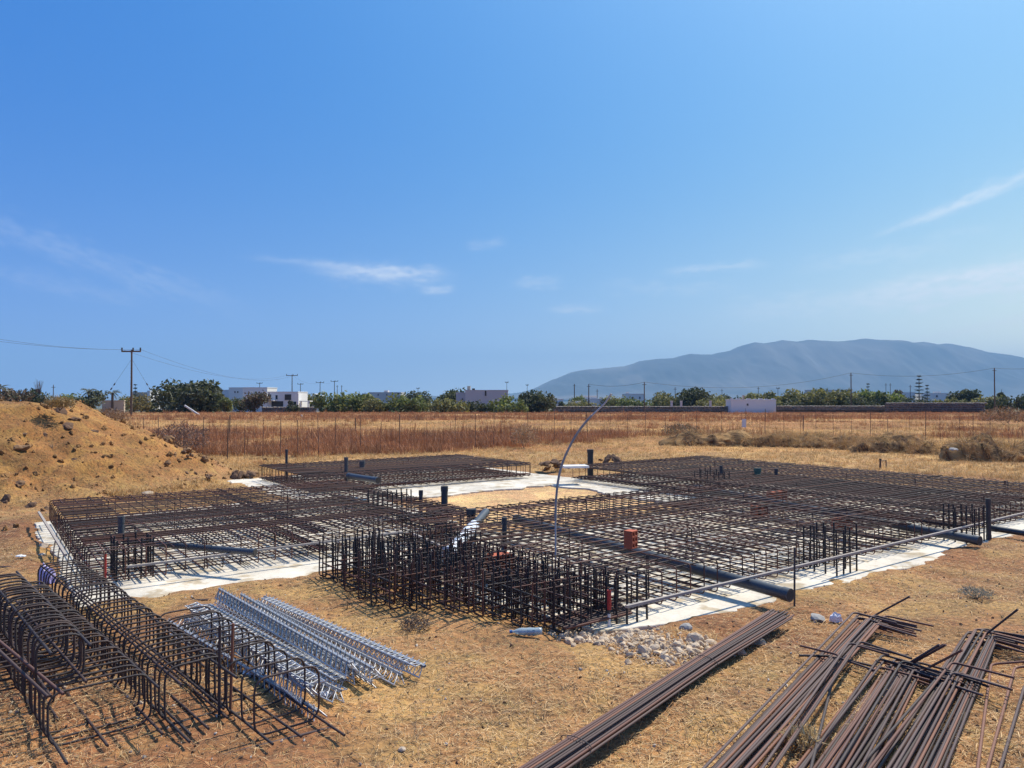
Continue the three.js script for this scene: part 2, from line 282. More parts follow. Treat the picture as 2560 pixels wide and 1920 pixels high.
bay('foundation_mat', 'rusty two-layer rebar mat beside the earth mound, with a bent grey drain pipe in it', 0.85, 4.85, -11.35, -7.3, { seed: 21, sp: 0.122, chairs: 22, beams: [[2.9, -11.3, 2.9, -7.3], [4.7, -11.3, 4.7, -7.3]] });
bay('foundation_mat', 'rusty rebar mat farthest back, between the fence and the sandy court', 4.6, 9.25, -14.85, -12.0, { seed: 22, sp: 0.105, chairs: 14, beams: [[4.7, -12.1, 9.2, -12.1]] });
bay('foundation_mat', 'rusty rebar mat crossed by the long grey pipe, with an orange brick standing on it', 3.9, 9.5, -7.6, -4.0, { seed: 23, edges: 'wsn', chairs: 40, beams: [[8.2, -7.6, 8.2, -4.0], [4.0, -7.5, 9.5, -7.5]] });
bay('foundation_mat', 'rusty rebar mat at the right end of the foundation, running past the picture edge', 9.55, 13.45, -11.2, -4.0, { seed: 24, sp: 0.112, edges: 'nse', chairs: 34, beams: [[9.75, -11.1, 9.75, -4.0], [11.6, -11.1, 11.6, -4], [9.6, -9.4, 13.4, -9.4]] });

// the thicket of upright starter bars on the near corner
{
  const R = rng(31), c = st(3.1, -5.3), o = thing('starter_bar_thicket', 'dense dark thicket of upright U-shaped rebar at the near corner of the foundation', 'rebar cage', c), rel = (s, t, h) => st(s, t, h).sub(c);
  const lim = (t) => t < -5.3 ? 2.52 : 2.52 + (t + 5.3) * 0.62; // the outer edge is cut off toward the corner
  const uGeo = [0.36, 0.40, 0.33].map((h) => polyTube(rounded([V(-0.06, h, 0), V(-0.06, 0.02, 0), V(0.06, 0.02, 0), V(0.06, h * 0.97, 0)], 0.025), 0.0064, 6));
  let n = 0;
  for (let t = -6.45; t < -4.02; t += 0.125) for (let s = lim(t) + 0.08; s < 3.95; s += 0.12) {
    if (n >= 285) break; n++;
    const m = mesh('upright_bar', pick(uGeo, R), R() < 0.5 ? blackIron : pick(rust, R), o);
    m.position.copy(rel(s + (R() - 0.5) * 0.05, t + (R() - 0.5) * 0.05, land(st(s, t).x, st(s, t).z) + 0.005)); m.rotation.set((R() - 0.5) * 0.06, TH + (R() < 0.7 ? Math.PI / 2 : 0) + (R() - 0.5) * 0.3, (R() - 0.5) * 0.06);
  }
  for (const h of [0.05, 0.12, 0.2, 0.27]) for (let t = -6.4; t < -4.0; t += 0.16) rod('cross_bar', rel(lim(t) + 0.02 * R(), t, h + 0.02 * R()), rel(4.0, t + 0.03 * R(), h + 0.02 * R()), 0.005, pick(rust, R), o);
  for (const h of [0.06, 0.14, 0.22]) for (let s = 2.6; s < 3.9; s += 0.16) { const t1 = s < 2.52 + 0.8 ? -5.3 + Math.max(0, (s - 2.52) / 0.62) : -4.0; rod('long_bar', rel(s, -6.5, h), rel(s + 0.02, t1, h + 0.01), 0.007, R() < 0.5 ? blackIron : pick(rust, R), o); }
  for (let k = 0; k < 9; k++) { const a = at(1365 + k * 6, 1548 + k * 3, 0.04), b = at(1540 + k * 5, 1500 + k * 4, 0.07); rod('corner_bar', a.sub(c), b.sub(c), 0.009, pick(rust, R), o); }
}
// starter cages of the columns
function columnCage(label, u, v, h, w, n) {
  const R = rng(u), p = at(u, v, 0), o = thing('column_cage', label, 'rebar cage', p, TH);
  for (let i = 0; i < n; i++) { const a = i / n * 4, e = Math.floor(a), f = a - e, q = [[f, 0], [1, f], [1 - f, 1], [0, 1 - f]][e]; rod('upright_bar', V((q[0] - 0.5) * w, 0, (q[1] - 0.5) * w), V((q[0] - 0.5) * w + (R() - 0.5) * 0.02, h * (0.93 + 0.1 * R()), (q[1] - 0.5) * w), 0.0085, blackIron, o); }
  for (const y of [0.1, 0.24, 0.36]) if (y < h) mesh('tie', polyTube(rounded([V(-w / 2, y, -w / 2), V(w / 2, y, -w / 2), V(w / 2, y, w / 2), V(-w / 2, y, w / 2)], 0.02, true), 0.004, 5, true), pick(rust, R), o);
}
columnCage('square rebar column starter on the front edge, left of the second grey pipe end', 2075, 1425, 0.44, 0.34, 12);
columnCage('square rebar column starter beside the upright dark pipe near the right picture edge', 2410, 1352, 0.42, 0.3, 10);
columnCage('square rebar column starter behind the orange brick, toward the far right mat', 1780, 1240, 0.45, 0.4, 12);
columnCage('square rebar column starter between the mound-side mat and the sandy court', 975, 1315, 0.46, 0.4, 12);
columnCage('square rebar column starter at the near left corner of the mound-side mat', 330, 1440, 0.38, 0.3, 12);
columnCage('square rebar column starter near the thicket, below the orange brick', 1555, 1545, 0.34, 0.26, 10);

// battens of the formwork along the edges
function batten(label, p, q, w = 0.024) { const d = q.clone().sub(p), o = mesh('formwork_batten', BOX, M.batten); o.position.copy(p).addScaledVector(d, 0.5); o.scale.set(d.length(), 0.018, w); o.quaternion.setFromUnitVectors(V(1, 0, 0), d.clone().normalize()); return tag(o, label, 'batten', 'grey battens along the foundation edge'); }
batten('long grey batten along the right front edge, passing over the pipe ends', st(3.7, -3.74, 0.19), st(10.9, -3.78, 0.2));
batten('grey batten along the near edge of the mound-side mat', st(1.1, -7.13, 0.19), st(3.75, -7.16, 0.2));
batten('grey batten on the outer edge nearest the earth mound', st(0.7, -11.1, 0.2), st(0.72, -8.0, 0.19));
batten('short pale batten beside the white-wrapped pipe', at(1035, 1335, 0.24), at(1105, 1366, 0.24));

// ---------------------------------------------------------------- drain pipes
function pipe(name, label, pts, r, m, bend = 0.09, cat = 'pipe', group) {
  const c = pts[0].clone().setY(0), o = thing(name, label, cat, c, 0, group), path = rounded(pts.map((p) => p.clone().sub(c)), bend, false, 6);
  mesh('tube', polyTube(path, r, 14), m, o);
  const e = path[path.length - 1], f = path[path.length - 2], d = e.clone().sub(f).normalize();
  for (const [q, dd] of [[e, d], [path[0], path[0].clone().sub(path[1]).normalize()]]) { // socket rim and the dark bore
    rod('socket', q.clone().addScaledVector(dd, -0.06), q.clone().addScaledVector(dd, 0.004), r * 1.12, m, o, new THREE.CylinderGeometry(1, 1, 1, 14));
    rod('bore', q.clone().addScaledVector(dd, 0.0), q.clone().addScaledVector(dd, 0.006), r * 0.92, M.dark, o, new THREE.CylinderGeometry(1, 1, 1, 14));
  }
  return o;
}
pipe('drain_pipe', 'long grey drain pipe lying across the mats, its open end nearest the viewer', [at(1290, 1297, 0.24), at(1975, 1488, 0.13)], 0.047, M.pvc);
pipe('drain_pipe', 'grey drain pipe running parallel farther right, open end under the batten', [at(1740, 1218, 0.22), at(2449, 1352, 0.12)], 0.047, M.pvc);
pipe('drain_pipe', 'short grey drain pipe stub leaving the picture at the right edge', [at(2478, 1320, 0.12), at(2600, 1339, 0.1)], 0.034, M.pvcDark);
pipe('drain_pipe', 'grey pipe standing up in the mound-side mat and bent along the bars', [at(303, 1292, 0.46), at(303, 1292, 0.46).setY(0.225), at(637, 1381, 0.225)], 0.03, M.pvc);
pipe('upright_pipe', 'tall dark grey upright pipe in front of the sandy court', [at(1111, 1320, 0).setY(0), at(1111, 1320, 0).setY(0.52)], 0.042, M.pvcDark);
pipe('upright_pipe', 'thin dark grey upright pipe left of the tall one before the sandy court', [at(1052, 1307, 0), at(1052, 1307, 0).setY(0.42)], 0.026, M.pvcDark);
pipe('upright_pipe', 'thick short upright pipe beside the white-wrapped pipe', [at(1178, 1352, 0), at(1178, 1352, 0).setY(0.36)], 0.05, M.pvcDark);
pipe('upright_pipe', 'slim upright pipe with a low bend, nearest the thicket of bars', [at(1261, 1295, 0.43), at(1261, 1295, 0.43).setY(0.08), at(1165, 1405, 0.06)], 0.025, M.pvcDark);
pipe('upright_pipe', 'dark upright pipe beside the batten near the right picture edge', [at(2472, 1350, 0), at(2472, 1350, 0).setY(0.47)], 0.026, M.pvcDark);
pipe('upright_pipe', 'slim upright pipe on the far edge left of the farthest mat', [at(716, 1196, 0), at(716, 1196, 0).setY(0.58)], 0.026, M.pvcDark);
pipe('upright_pipe', 'slim upright pipe beside the small far pipe tee', [at(865, 1222, 0), at(865, 1222, 0).setY(0.56)], 0.034, M.pvc);
pipe('upright_pipe', 'short far upright pipe with a pale cap, beside lying pipe', [at(905, 1208, 0), at(905, 1208, 0).setY(0.42)], 0.05, M.pvc);
pipe('drain_pipe', 'small far grey pipe lying by the pale-capped upright', [at(872, 1190, 0.3), at(945, 1201, 0.3)], 0.05, M.pvc);
pipe('upright_pipe', 'black upright pipe behind the sandy court by the white slab', [at(1476, 1196, 0), at(1476, 1196, 0).setY(0.58)], 0.06, M.dark);
pipe('upright_pipe', 'short green-grey capped pipe in the far right mat', [at(1894, 1228, 0), at(1894, 1228, 0).setY(0.40)], 0.055, mat(0.03, 0.09, 0.07, 0.5));
pipe('upright_pipe', 'thin dark upright pipe right of the green-grey one', [at(1941, 1230, 0), at(1941, 1230, 0).setY(0.4)], 0.028, M.pvcDark);
pipe('upright_pipe', 'thin dark upright pipe left of the green-grey one', [at(1803, 1228, 0), at(1803, 1228, 0).setY(0.44)], 0.026, M.pvcDark);
{ // the slanting pipe wrapped in white plastic
  const a = at(1215, 1280, 0.32), b = at(1122, 1386, 0.16), c = b.clone().setY(0), o = thing('wrapped_pipe', 'slanting grey pipe wrapped in white plastic sheet above the bar thicket', 'pipe', c);
  const P = (t) => a.clone().lerp(b, t).sub(c);
  mesh('tube', polyTube([P(0), P(1)], 0.045, 14), M.pvc, o);
  const pts = [], rr = []; for (let i = 0; i <= 24; i++) { const t = 0.36 + i / 24 * 0.66; pts.push(P(t)); rr.push(0.054 + 0.014 * fbm(i * 0.9, 3, 2) + (Math.abs(t - 0.62) < 0.02 ? -0.014 : 0) + (i > 20 ? 0.006 * (i - 20) : 0)); }
  mesh('plastic_wrap', polyTube(pts, rr, 12), mat(0.72, 0.78, 0.84, 0.45), o);
}
{ // tall flexible conduit
  const pts = [at(1389, 1475, 0), atD(1389, 1380, 6.35), atD(1391, 1240, 6.35), atD(1404, 1165, 6.35), atD(1438, 1092, 6.33), atD(1472, 1047, 6.3), atD(1512, 1008, 6.28), atD(1528, 984, 6.26)];
  const c = pts[0].clone(), o = thing('flexible_conduit', 'thin grey conduit rising high out of the mat and bending over to the right', 'conduit', c), cv = new THREE.CatmullRomCurve3(pts.map((p) => p.clone().sub(c)));
  const S = (a, b, n) => Array.from({ length: n + 1 }, (_, i) => cv.getPoint(lerp(a, b, i / n)));
  mesh('inner_tube', polyTube(S(0, 1, 40), 0.0072, 8), mat(0.48, 0.46, 0.44, 0.6), o);
  const n = 150; mesh('ribbed_sheath', polyTube(S(0.22, 0.74, n), Array.from({ length: n + 1 }, (_, i) => 0.0092 + (i % 2) * 0.002), 8), mat(0.30, 0.29, 0.27, 0.7), o);
}
// hollow clay bricks
function brick(label, p, w, h, d, turn) {
  const o = thing('clay_brick', label, 'brick', p, turn), R = rng(Math.round(p.x * 1000));
  const sh = new THREE.Shape([new THREE.Vector2(-w / 2, 0), new THREE.Vector2(w / 2, 0), new THREE.Vector2(w / 2, h), new THREE.Vector2(-w / 2, h)]);
  for (let i = 0; i < 2; i++) for (let k = 0; k < 3; k++) { const cx = -w / 2 + w * (i + 0.5) / 2, cy = h * (k + 0.5) / 3, a = w * 0.17, b = h * 0.115; sh.holes.push(new THREE.Path([[-a, -b], [a, -b], [a, b], [-a, b]].map(([x, y]) => new THREE.Vector2(cx + x, cy + y)))); }
  const g = new THREE.ExtrudeGeometry(sh, { depth: d, bevelEnabled: true, bevelSize: 0.002, bevelThickness: 0.002, bevelSegments: 1 }); g.translate(0, 0.003, -d / 2); g.computeVertexNormals();
  const body = mesh('body', g, M.brick, o);
  for (let k = 0; k < 6; k++) for (const s of [-1, 1]) box('ridge', 0.004, h * 0.09, d * 0.98, s * (w / 2 + 0.002), h * (k + 0.5) / 6, 0, M.brick, o);
}
brick('bright orange hollow clay brick standing upright on the mat beside the long pipe', at(1577, 1370, TOPH + 0.02), 0.095, 0.15, 0.08, 0.9);
brick('orange clay brick half hidden among the bars, in the middle distance behind the upright one', at(1898, 1290, 0.06), 0.19, 0.14, 0.12, 0.4);
brick('orange clay brick between the mats left of the second pipe end', at(2105, 1322, 0.12), 0.19, 0.12, 0.12, 0.2);
brick('dark orange clay brick under the bars beside the second long pipe', at(1942, 1256, 0.1), 0.3, 0.16, 0.14, 0.6);
brick('reddish clay brick low inside the thicket of upright bars', at(1250, 1448, 0.02), 0.2, 0.22, 0.12, 0.5);
brick('reddish clay brick under the far side of the mound-side mat', at(1090, 1297, 0.04), 0.25, 0.14, 0.12, 0.3);
// stakes
function stake(label, p, h, parts) { const o = thing('stake', label, 'stake', p); rod('shaft', V(0, -0.05, 0), V(0.004, h, 0.002), 0.008, M.wire, o); for (const [a, b, m, r] of parts) rod('paint_band', V(0, a, 0), V(0, b, 0), r || 0.011, m, o); }
stake('thin dark stake at the end of the long pipe', at(1986, 1514, 0), 0.46, []);
stake('stake painted red and white at the near corner of the foundation', at(1523, 1566, 0), 0.27, [[0.0, 0.09, M.white], [0.12, 0.26, M.red, 0.016]]);
stake('red stake at the near end of the mound-side mat, behind the bent cage', at(262, 1466, 0), 0.3, [[0.02, 0.28, M.red, 0.013]]);
// white slab at the back of the court
{ const p = at(1437, 1166, 0.33), o = thing('precast_slab', 'white concrete slab lying on the bars at the back of the sandy court', 'slab', p, 0.2); box('body', 0.48, 0.04, 0.3, 0, 0, 0, M.white, o); for (const k of [-1, 1]) box('lifting_bar', 0.012, 0.012, 0.4, k * 0.16, -0.025, 0, M.wire, o); }

// ---------------------------------------------------------------- bent cages in the foreground
function beamCage(label, X, Z, y0, w, h, len, opt = {}) {
  const R = rng(opt.seed), ph = Math.atan2(0.67, 0.74), o = thing('stirrup_cage', label, 'rebar cage', V(X, y0, -Z), ph + (opt.turn || 0));
  const r = opt.r || 0.0056, g = polyTube(rounded([V(0, 0, 0), V(w, 0, 0), V(w, h, 0), V(0, h, 0)], 0.07, true, 4), r, 6, true);
  let z = 0, i = 0; const sp = opt.sp || 0.1;
  while (z > -len) { const m = mesh('stirrup', g, pick(cageIron, R), o); m.position.set((R() - 0.5) * 0.015, 0.006 + (R() - 0.5) * 0.008, z); m.rotation.set((R() - 0.5) * 0.12 - 0.03, (R() - 0.5) * 0.1 + (opt.skew || 0), 0); z -= (i < (opt.loose || 0) ? sp * 1.5 : sp) * (0.75 + 0.5 * R()); i++; }
  for (const [x, y] of opt.bars || [[0.02, 0.02], [w - 0.02, 0.02], [0.02, h - 0.02], [w - 0.02, h - 0.02], [w * 0.5, 0.012]]) rod('long_bar', V(x, y + 0.006, 0.1 + 0.2 * R()), V(x + (R() - 0.5) * 0.02, y + 0.006, -len - 0.15 * R()), 0.0065, pick(cageIron, R), o);
  return o;
}
let G1 = 0; for (let k = 0; k < 400; k++) G1 = Math.max(G1, land(-3.6 + 3.1 * (k % 20) / 20, -3.5 - 2.3 * Math.floor(k / 20) / 20)); // the cages rest on the highest bumps
G1 -= 0.028;
beamCage('long narrow stirrup cage lying beside the galvanised spacers, its rounded top toward the concrete', -1.70, 3.67, G1, 0.30, 0.28, 3.1, { seed: 41, sp: 0.088, bars: [[0.02, 0.02], [0.05, 0.02], [0.25, 0.02], [0.25, 0.05], [0.14, 0.015], [0.02, 0.25], [0.25, 0.25]] });
beamCage('short loose stirrup cage with wide gaps, nearest the viewer and right of the others', -1.22, 3.55, G1, 0.33, 0.27, 1.55, { seed: 42, sp: 0.1, loose: 3, bars: [[0.02, 0.02], [0.31, 0.02], [0.16, 0.012]] });
beamCage('wide low stirrup cage at the bottom left corner, under the narrow stacked one', -2.13, 3.45, G1, 0.44, 0.24, 2.5, { seed: 43, sp: 0.075, bars: [[0.02, 0.02], [0.42, 0.02], [0.2, 0.012], [0.42, 0.22]] });
beamCage('narrow stirrup cage stacked on the wide one at the left picture edge', -2.22, 3.50, G1 + 0.25, 0.2, 0.23, 1.65, { seed: 44, sp: 0.075, bars: [[0.02, 0.02], [0.18, 0.02], [0.02, 0.21], [0.18, 0.21]] });
beamCage('low stirrup cage leaning out of the picture at the left edge', -2.75, 3.55, G1, 0.5, 0.26, 2.0, { seed: 45, sp: 0.1, bars: [[0.02, 0.02], [0.48, 0.02], [0.25, 0.012]] });
{ const R = rng(46), o = (label, a, b) => tag(rod('loose_bar', a, b, 0.0075, pick(rustRed, R)), label, 'rebar', null);
  o('upper long straight bar resting across the stacked cages at the left edge', at(-60, 1555, 0.52), at(158, 1735, 0.3)); o('lower long straight bar resting across the stacked cages at the left edge', at(-60, 1572, 0.5), at(120, 1742, 0.32));
  o('left one of two thin bars standing up in the loose cage before the spacers', at(548, 1806, 0).setY(0), at(548, 1806, 0).add(V(0, 0.49, 0)));
  o('right one of two thin bars standing up in the loose cage before the spacers', at(575, 1800, 0), at(576, 1800, 0).add(V(0.01, 0.49, 0)));
  o('thin bar lying on the earth by the feet of the loose cage', at(540, 1893, 0.012), at(830, 1818, 0.012)); o('thin bar lying across the dirt left of the concrete edge', at(345, 1498, 0.015), at(520, 1500, 0.015));
  o('wire-thin bar on the dirt beyond the stacked cages, upper one', at(-20, 1417, 0.02), at(120, 1418, 0.02)); o('wire-thin bar on the dirt beyond the stacked cages, lower one', at(-20, 1432, 0.02), at(105, 1428, 0.02)); }

{ const R = rng(47); for (let k = 0; k < 6; k++) { const q = (u, v, h) => at(u + k * 11, v + k * 14, h), a = q(200, 1312, 0.26), o = tag(mesh('bent_bar', polyTube(new THREE.CatmullRomCurve3([a, q(172, 1308, 0.29), q(148, 1322, 0.25), q(136, 1365, 0.1), q(133, 1405, 0.0)].map((p) => p.clone().sub(a))).getPoints(14), 0.006, 6), pick(cageIron, R)), 'thin curved bar bowing out of the outer edge of the mound-side mat', 'rebar', 'curved bars at the outer edge of the mound-side mat'); o.position.copy(a); } }

// ---------------------------------------------------------------- galvanised lattice spacers
{
  const L = 2.0, n = 34, W = 0.075, H = 0.07, zig = [], R = rng(51);
  for (let i = 0; i < n; i++) for (const s of [-1, 1]) { const x = (i + 0.5) / n * L - L / 2, d = L / n * 0.42; zig.push(polyTube([V(x - d, 0.006, s * W / 2), V(x, H - 0.006, s * 0.009), V(x + d, 0.006, s * W / 2)], 0.0038, 5)); }
  const lattice = merged(zig), teeth = merged(Array.from({ length: n }, (_, i) => polyTube([V((i + 0.5) / n * L - L / 2, H, 0), V((i + 0.5) / n * L - L / 2, H + 0.02, 0)], 0.0038, 5)));
  const railShape = new THREE.Shape([[-0.007, 0.006], [-0.0058, 0.006], [-0.0058, 0.020], [0.0058, 0.020], [0.0058, 0.006], [0.007, 0.006], [0.007, 0.0215], [-0.007, 0.0215]].map(([x, y]) => new THREE.Vector2(x, y)));
  const rail = new THREE.ExtrudeGeometry(railShape, { depth: L, bevelEnabled: false }); rail.rotateY(Math.PI / 2); rail.translate(-L / 2, H - 0.02, 0);
  const spots = [ // start and end in the photograph, height
    [655, 1512, 1010, 1662, 0.0], [640, 1526, 985, 1688, 0.0], [600, 1520, 968, 1700, 0.0], [560, 1512, 930, 1710, 0.0], [525, 1505, 890, 1716, 0.0], [500, 1540, 850, 1738, 0.0], [470, 1560, 815, 1752, 0.0], [445, 1585, 770, 1770, 0.0],
    [660, 1500, 1035, 1668, 0.06], [590, 1500, 965, 1690, 0.06], [545, 1490, 915, 1695, 0.06], [500, 1512, 850, 1712, 0.06], [475, 1530, 790, 1745, 0.06], [535, 1486, 905, 1680, 0.12], [480, 1515, 820, 1718, 0.12]];
  const words = ['topmost on the far side', 'low on the side toward the bar thicket', 'low, third from the bar thicket', 'low in the middle of the heap', 'low, hidden under the heap middle', 'low, toward the bent cages', 'low, second from the bent cages', 'lowest, touching the loose bent cage'];
  const labels = ['on the ground along the far side, nearest the bar thicket', 'on the ground, second from the far side', 'on the ground, third from the far side', 'on the ground under the middle of the heap', 'on the ground, fifth from the far side', 'on the ground, third from the bent cages', 'on the ground, second from the bent cages', 'on the ground, touching the loose bent cage', 'in the upper layer, sticking out farthest right', 'in the upper layer, second from the far side', 'in the upper layer over the middle', 'in the upper layer, second from the bent cages', 'in the upper layer nearest the bent cages', 'on top of the heap, reaching farthest toward the concrete', 'on top of the heap, toward the bent cages'];
  let proto;
  spots.forEach(([u0, v0, u1, v1, y], i) => {
    const a = at(u0, v0, y + 0.03), b = at(u1, v1, y + 0.03), m = a.clone().add(b).multiplyScalar(0.5), d = b.clone().sub(a); m.y = y + 0.004 + land(m.x, m.z);
    let o;
    if (!proto) { o = proto = thing('lattice_spacer', '', 'rebar spacer', m); mesh('lattice', lattice, M.zinc, o).userData.kind = 'stuff'; mesh('top_rail', rail, M.zincDull, o); mesh('teeth', teeth, M.zinc, o).userData.kind = 'stuff'; for (const s of [-1, 1]) rod('foot_rail', V(-L / 2, 0.006, s * W / 2), V(L / 2, 0.006, s * W / 2), 0.0045, M.zinc, o); }
    else { o = proto.clone(); o.name = numbered('lattice_spacer'); scene.add(o); o.position.copy(m); }
    o.rotation.set(i % 3 === 2 ? 1.2 * (R() < 0.5 ? 1 : -1) : (R() - 0.5) * 0.7, Math.atan2(-d.z, d.x) + (R() - 0.5) * 0.1, (R() - 0.5) * 0.04, 'YXZ');
    tag(o, 'galvanised lattice spacer strip ' + labels[i], 'rebar spacer', 'galvanised lattice spacer strips in the heap');
  });
}

// ---------------------------------------------------------------- straight and hooked bars on the right
{
  const R = rng(61), far = at(1958, 1528, 0.08), near = at(1225, 1990, 0.1), c = far.clone().setY(0), o = thing('rebar_bundle', 'wired bundle of long straight rusty bars lying diagonally toward the viewer', 'rebar bundle', c);
  const d = near.clone().sub(far).setY(0).normalize(), n = V(-d.z, 0, d.x);
  for (let k = 0; k < 26; k++) {
    const row = k < 11 ? 0 : k < 20 ? 1 : 2, q = row === 0 ? k - 5 : row === 1 ? k - 15.5 : k - 22.5, y = 0.06 + row * 0.0125, R1 = R() * 0.16;
    const A = far.clone().addScaledVector(n, q * 0.019 + (R() - 0.5) * 0.014).addScaledVector(d, R1).setY(y + R() * 0.01), T1 = far.clone().addScaledVector(d, 1.35).addScaledVector(n, q * 0.0142 + (R() - 0.5) * 0.004).setY(y + 0.02 + (R() - 0.5) * 0.004), B = near.clone().addScaledVector(n, q * 0.0158 + (R() - 0.5) * 0.01).setY(y + 0.012);
    mesh('bar', polyTube(new THREE.CatmullRomCurve3([A, A.clone().lerp(T1, 0.5), T1, T1.clone().lerp(B, 0.5), B].map((p) => p.clone().sub(c))).getPoints(10), 0.0063, 7), pick(rustRed, R), o);
  }
  for (const t of [1.35, 2.7]) { const p = far.clone().addScaledVector(d, t), ring = []; for (let i = 0; i < 20; i++) { const a = i / 20 * 6.283; ring.push(p.clone().addScaledVector(n, Math.cos(a) * 0.084).setY(0.09 + Math.sin(a) * 0.028).sub(c)); } mesh('tie_wire', polyTube(ring, 0.002, 5, true), M.wire, o); }
}
// bars with a right-angled hook at the far end
function hookBar(A, B, hookDir, hookLen, r, m, parent, c) { return mesh('bar', polyTube(rounded([A, B, B.clone().addScaledVector(hookDir, hookLen)].map((p) => p.clone().sub(c)), 0.045, false, 5), r, 7), m, parent); }
function hookPile(label, far, near, count, wf, wn, seed, opt = {}) {
  const R = rng(seed), c = far.clone().setY(0), o = thing('hooked_bar_pile', label, 'rebar bundle', c), d = far.clone().sub(near).setY(0).normalize(), n = V(-d.z, 0, d.x);
  for (let k = 0; k < count; k++) {
    const q = (k / (count - 1) - 0.5), row = Math.floor(R() * 3), y = (opt.y || 0.03) + row * 0.018;
    const B = far.clone().addScaledVector(n, q * wf + (R() - 0.5) * 0.03).addScaledVector(d, (R() - 0.6) * 0.28).setY(y + 0.035 * R() + (opt.lift || 0)), A = near.clone().addScaledVector(n, q * wn + (R() - 0.5) * 0.05).setY(y);
    const up = R() < (opt.up || 0.05) ? 0.7 + 0.6 * R() : -0.02 - 0.05 * R() + 0.06 * R(), a = (opt.ang || 0) + (R() - 0.5) * 0.35, h = n.clone().multiplyScalar(Math.cos(a)).addScaledVector(d, Math.sin(a)).multiplyScalar(R() < (opt.flip || 0) ? -1 : 1); h.y = up; h.normalize();
    hookBar(A, B, h, 0.2 + 0.13 * R(), 0.0068, pick(rustRed, R), o, c);
  }
}
hookPile('pile of hook-ended rusty bars reaching farthest back, beside the pale stone and plastic', at(2172, 1568, 0), at(1800, 1990, 0), 19, 0.18, 0.18, 71, { ang: -0.3, up: 0.06 });
hookPile('hook-ended rusty bars lying over the first pile, hooks halfway along it', at(2120, 1650, 0.05), at(1860, 1990, 0.04), 6, 0.11, 0.16, 72, { ang: -0.25, y: 0.05, lift: 0.03, flip: 0.2 });
hookPile('pile of hook-ended rusty bars in the middle, hooks pointing right', at(2250, 1690, 0), at(2060, 1990, 0), 28, 0.25, 0.24, 73, { ang: -0.4, up: 0.05 });
hookPile('pile of hook-ended rusty bars farthest right, hooks leaving the picture', at(2455, 1612, 0), at(2255, 1990, 0), 23, 0.19, 0.25, 74, { ang: -0.3, up: 0.06 });
hookPile('few hook-ended rusty bars crossing on top of the right pile', at(2380, 1705, 0.06), at(2180, 1990, 0.05), 6, 0.08, 0.2, 75, { ang: -0.25, y: 0.06, lift: 0.03 });
{ const R = rng(76); [['loose hooked bar slanting across the first pile toward the viewer', 2096, 1640, 2010, 1990, 0.07], ['loose thin bar beside the right pile, left of the last two', 2478, 1660, 2435, 1990, 0.05], ['loose thin bar second from the right edge', 2537, 1668, 2450, 1990, 0.05], ['loose thin bar nearest the right picture edge', 2562, 1712, 2480, 1990, 0.05]].forEach(([label, u0, v0, u1, v1, h], i) => {
    const B = at(u0, v0, h), A = at(u1, v1, h), c = B.clone().setY(0), o = thing('hooked_bar', label, 'rebar', c); hookBar(A, B, i ? V(0.8, 0.1, 0.1).normalize() : V(-1, 0.02, 0.02).normalize(), i ? 0.25 : 0.24, 0.0075, pick(rustRed, R), o, c); });
}

// ---------------------------------------------------------------- stones, clods, rubble, litter
function rockGeo(seed, rough = 0.35, det = 1) { const g = new THREE.IcosahedronGeometry(1, det), p = g.attributes.position, R = rng(seed), sx = 0.8 + 0.5 * R(), sy = 0.5 + 0.35 * R(), sz = 0.7 + 0.4 * R(); for (let i = 0; i < p.count; i++) { const x = p.getX(i), y = p.getY(i), z = p.getZ(i), k = 1 + (fbm(x * 1.6 + seed * 3, y * 1.6 + z * 2.1, 3) - 0.5) * rough * 2.4; p.setXYZ(i, x * k * sx, y * k * sy, z * k * sz); } g.computeVertexNormals(); return g; }
const rocks = [1, 2, 3, 4, 5, 6].map((s) => rockGeo(s)), clods = [11, 12, 13, 14].map((s) => rockGeo(s, 0.6, 2));
function scatter(name, label, geos, m, n, place, colour) { // small loose matter nobody would count
  const o = new THREE.Group(); o.name = numbered(name); scene.add(o); tag(o, label, null, null, 'stuff');
  const per = Math.ceil(n / geos.length), X = new THREE.Matrix4(), q = new THREE.Quaternion(), e = new THREE.Euler(), col = new THREE.Color();
  geos.forEach((g, gi) => { const im = new THREE.InstancedMesh(g, m, per); im.name = geos.length > 1 ? 'fragment' : 'blade'; im.castShadow = im.receiveShadow = true; let c = 0; for (let i = 0; i < per; i++) { const t = place(i, gi); if (!t) continue; e.set(t.rx || 0, t.ry || 0, t.rz || 0, 'YXZ'); q.setFromEuler(e); X.compose(t.p, q, t.s); im.setMatrixAt(c, X); const k = colour(t); im.setColorAt(c, col.setRGB(k[0], k[1], k[2])); c++; } im.count = c; o.add(im); });
  return o;
}
const whiteMat = (rough = 0.95) => new THREE.MeshStandardMaterial({ color: 0xffffff, roughness: rough });
const rubbleMat = whiteMat();
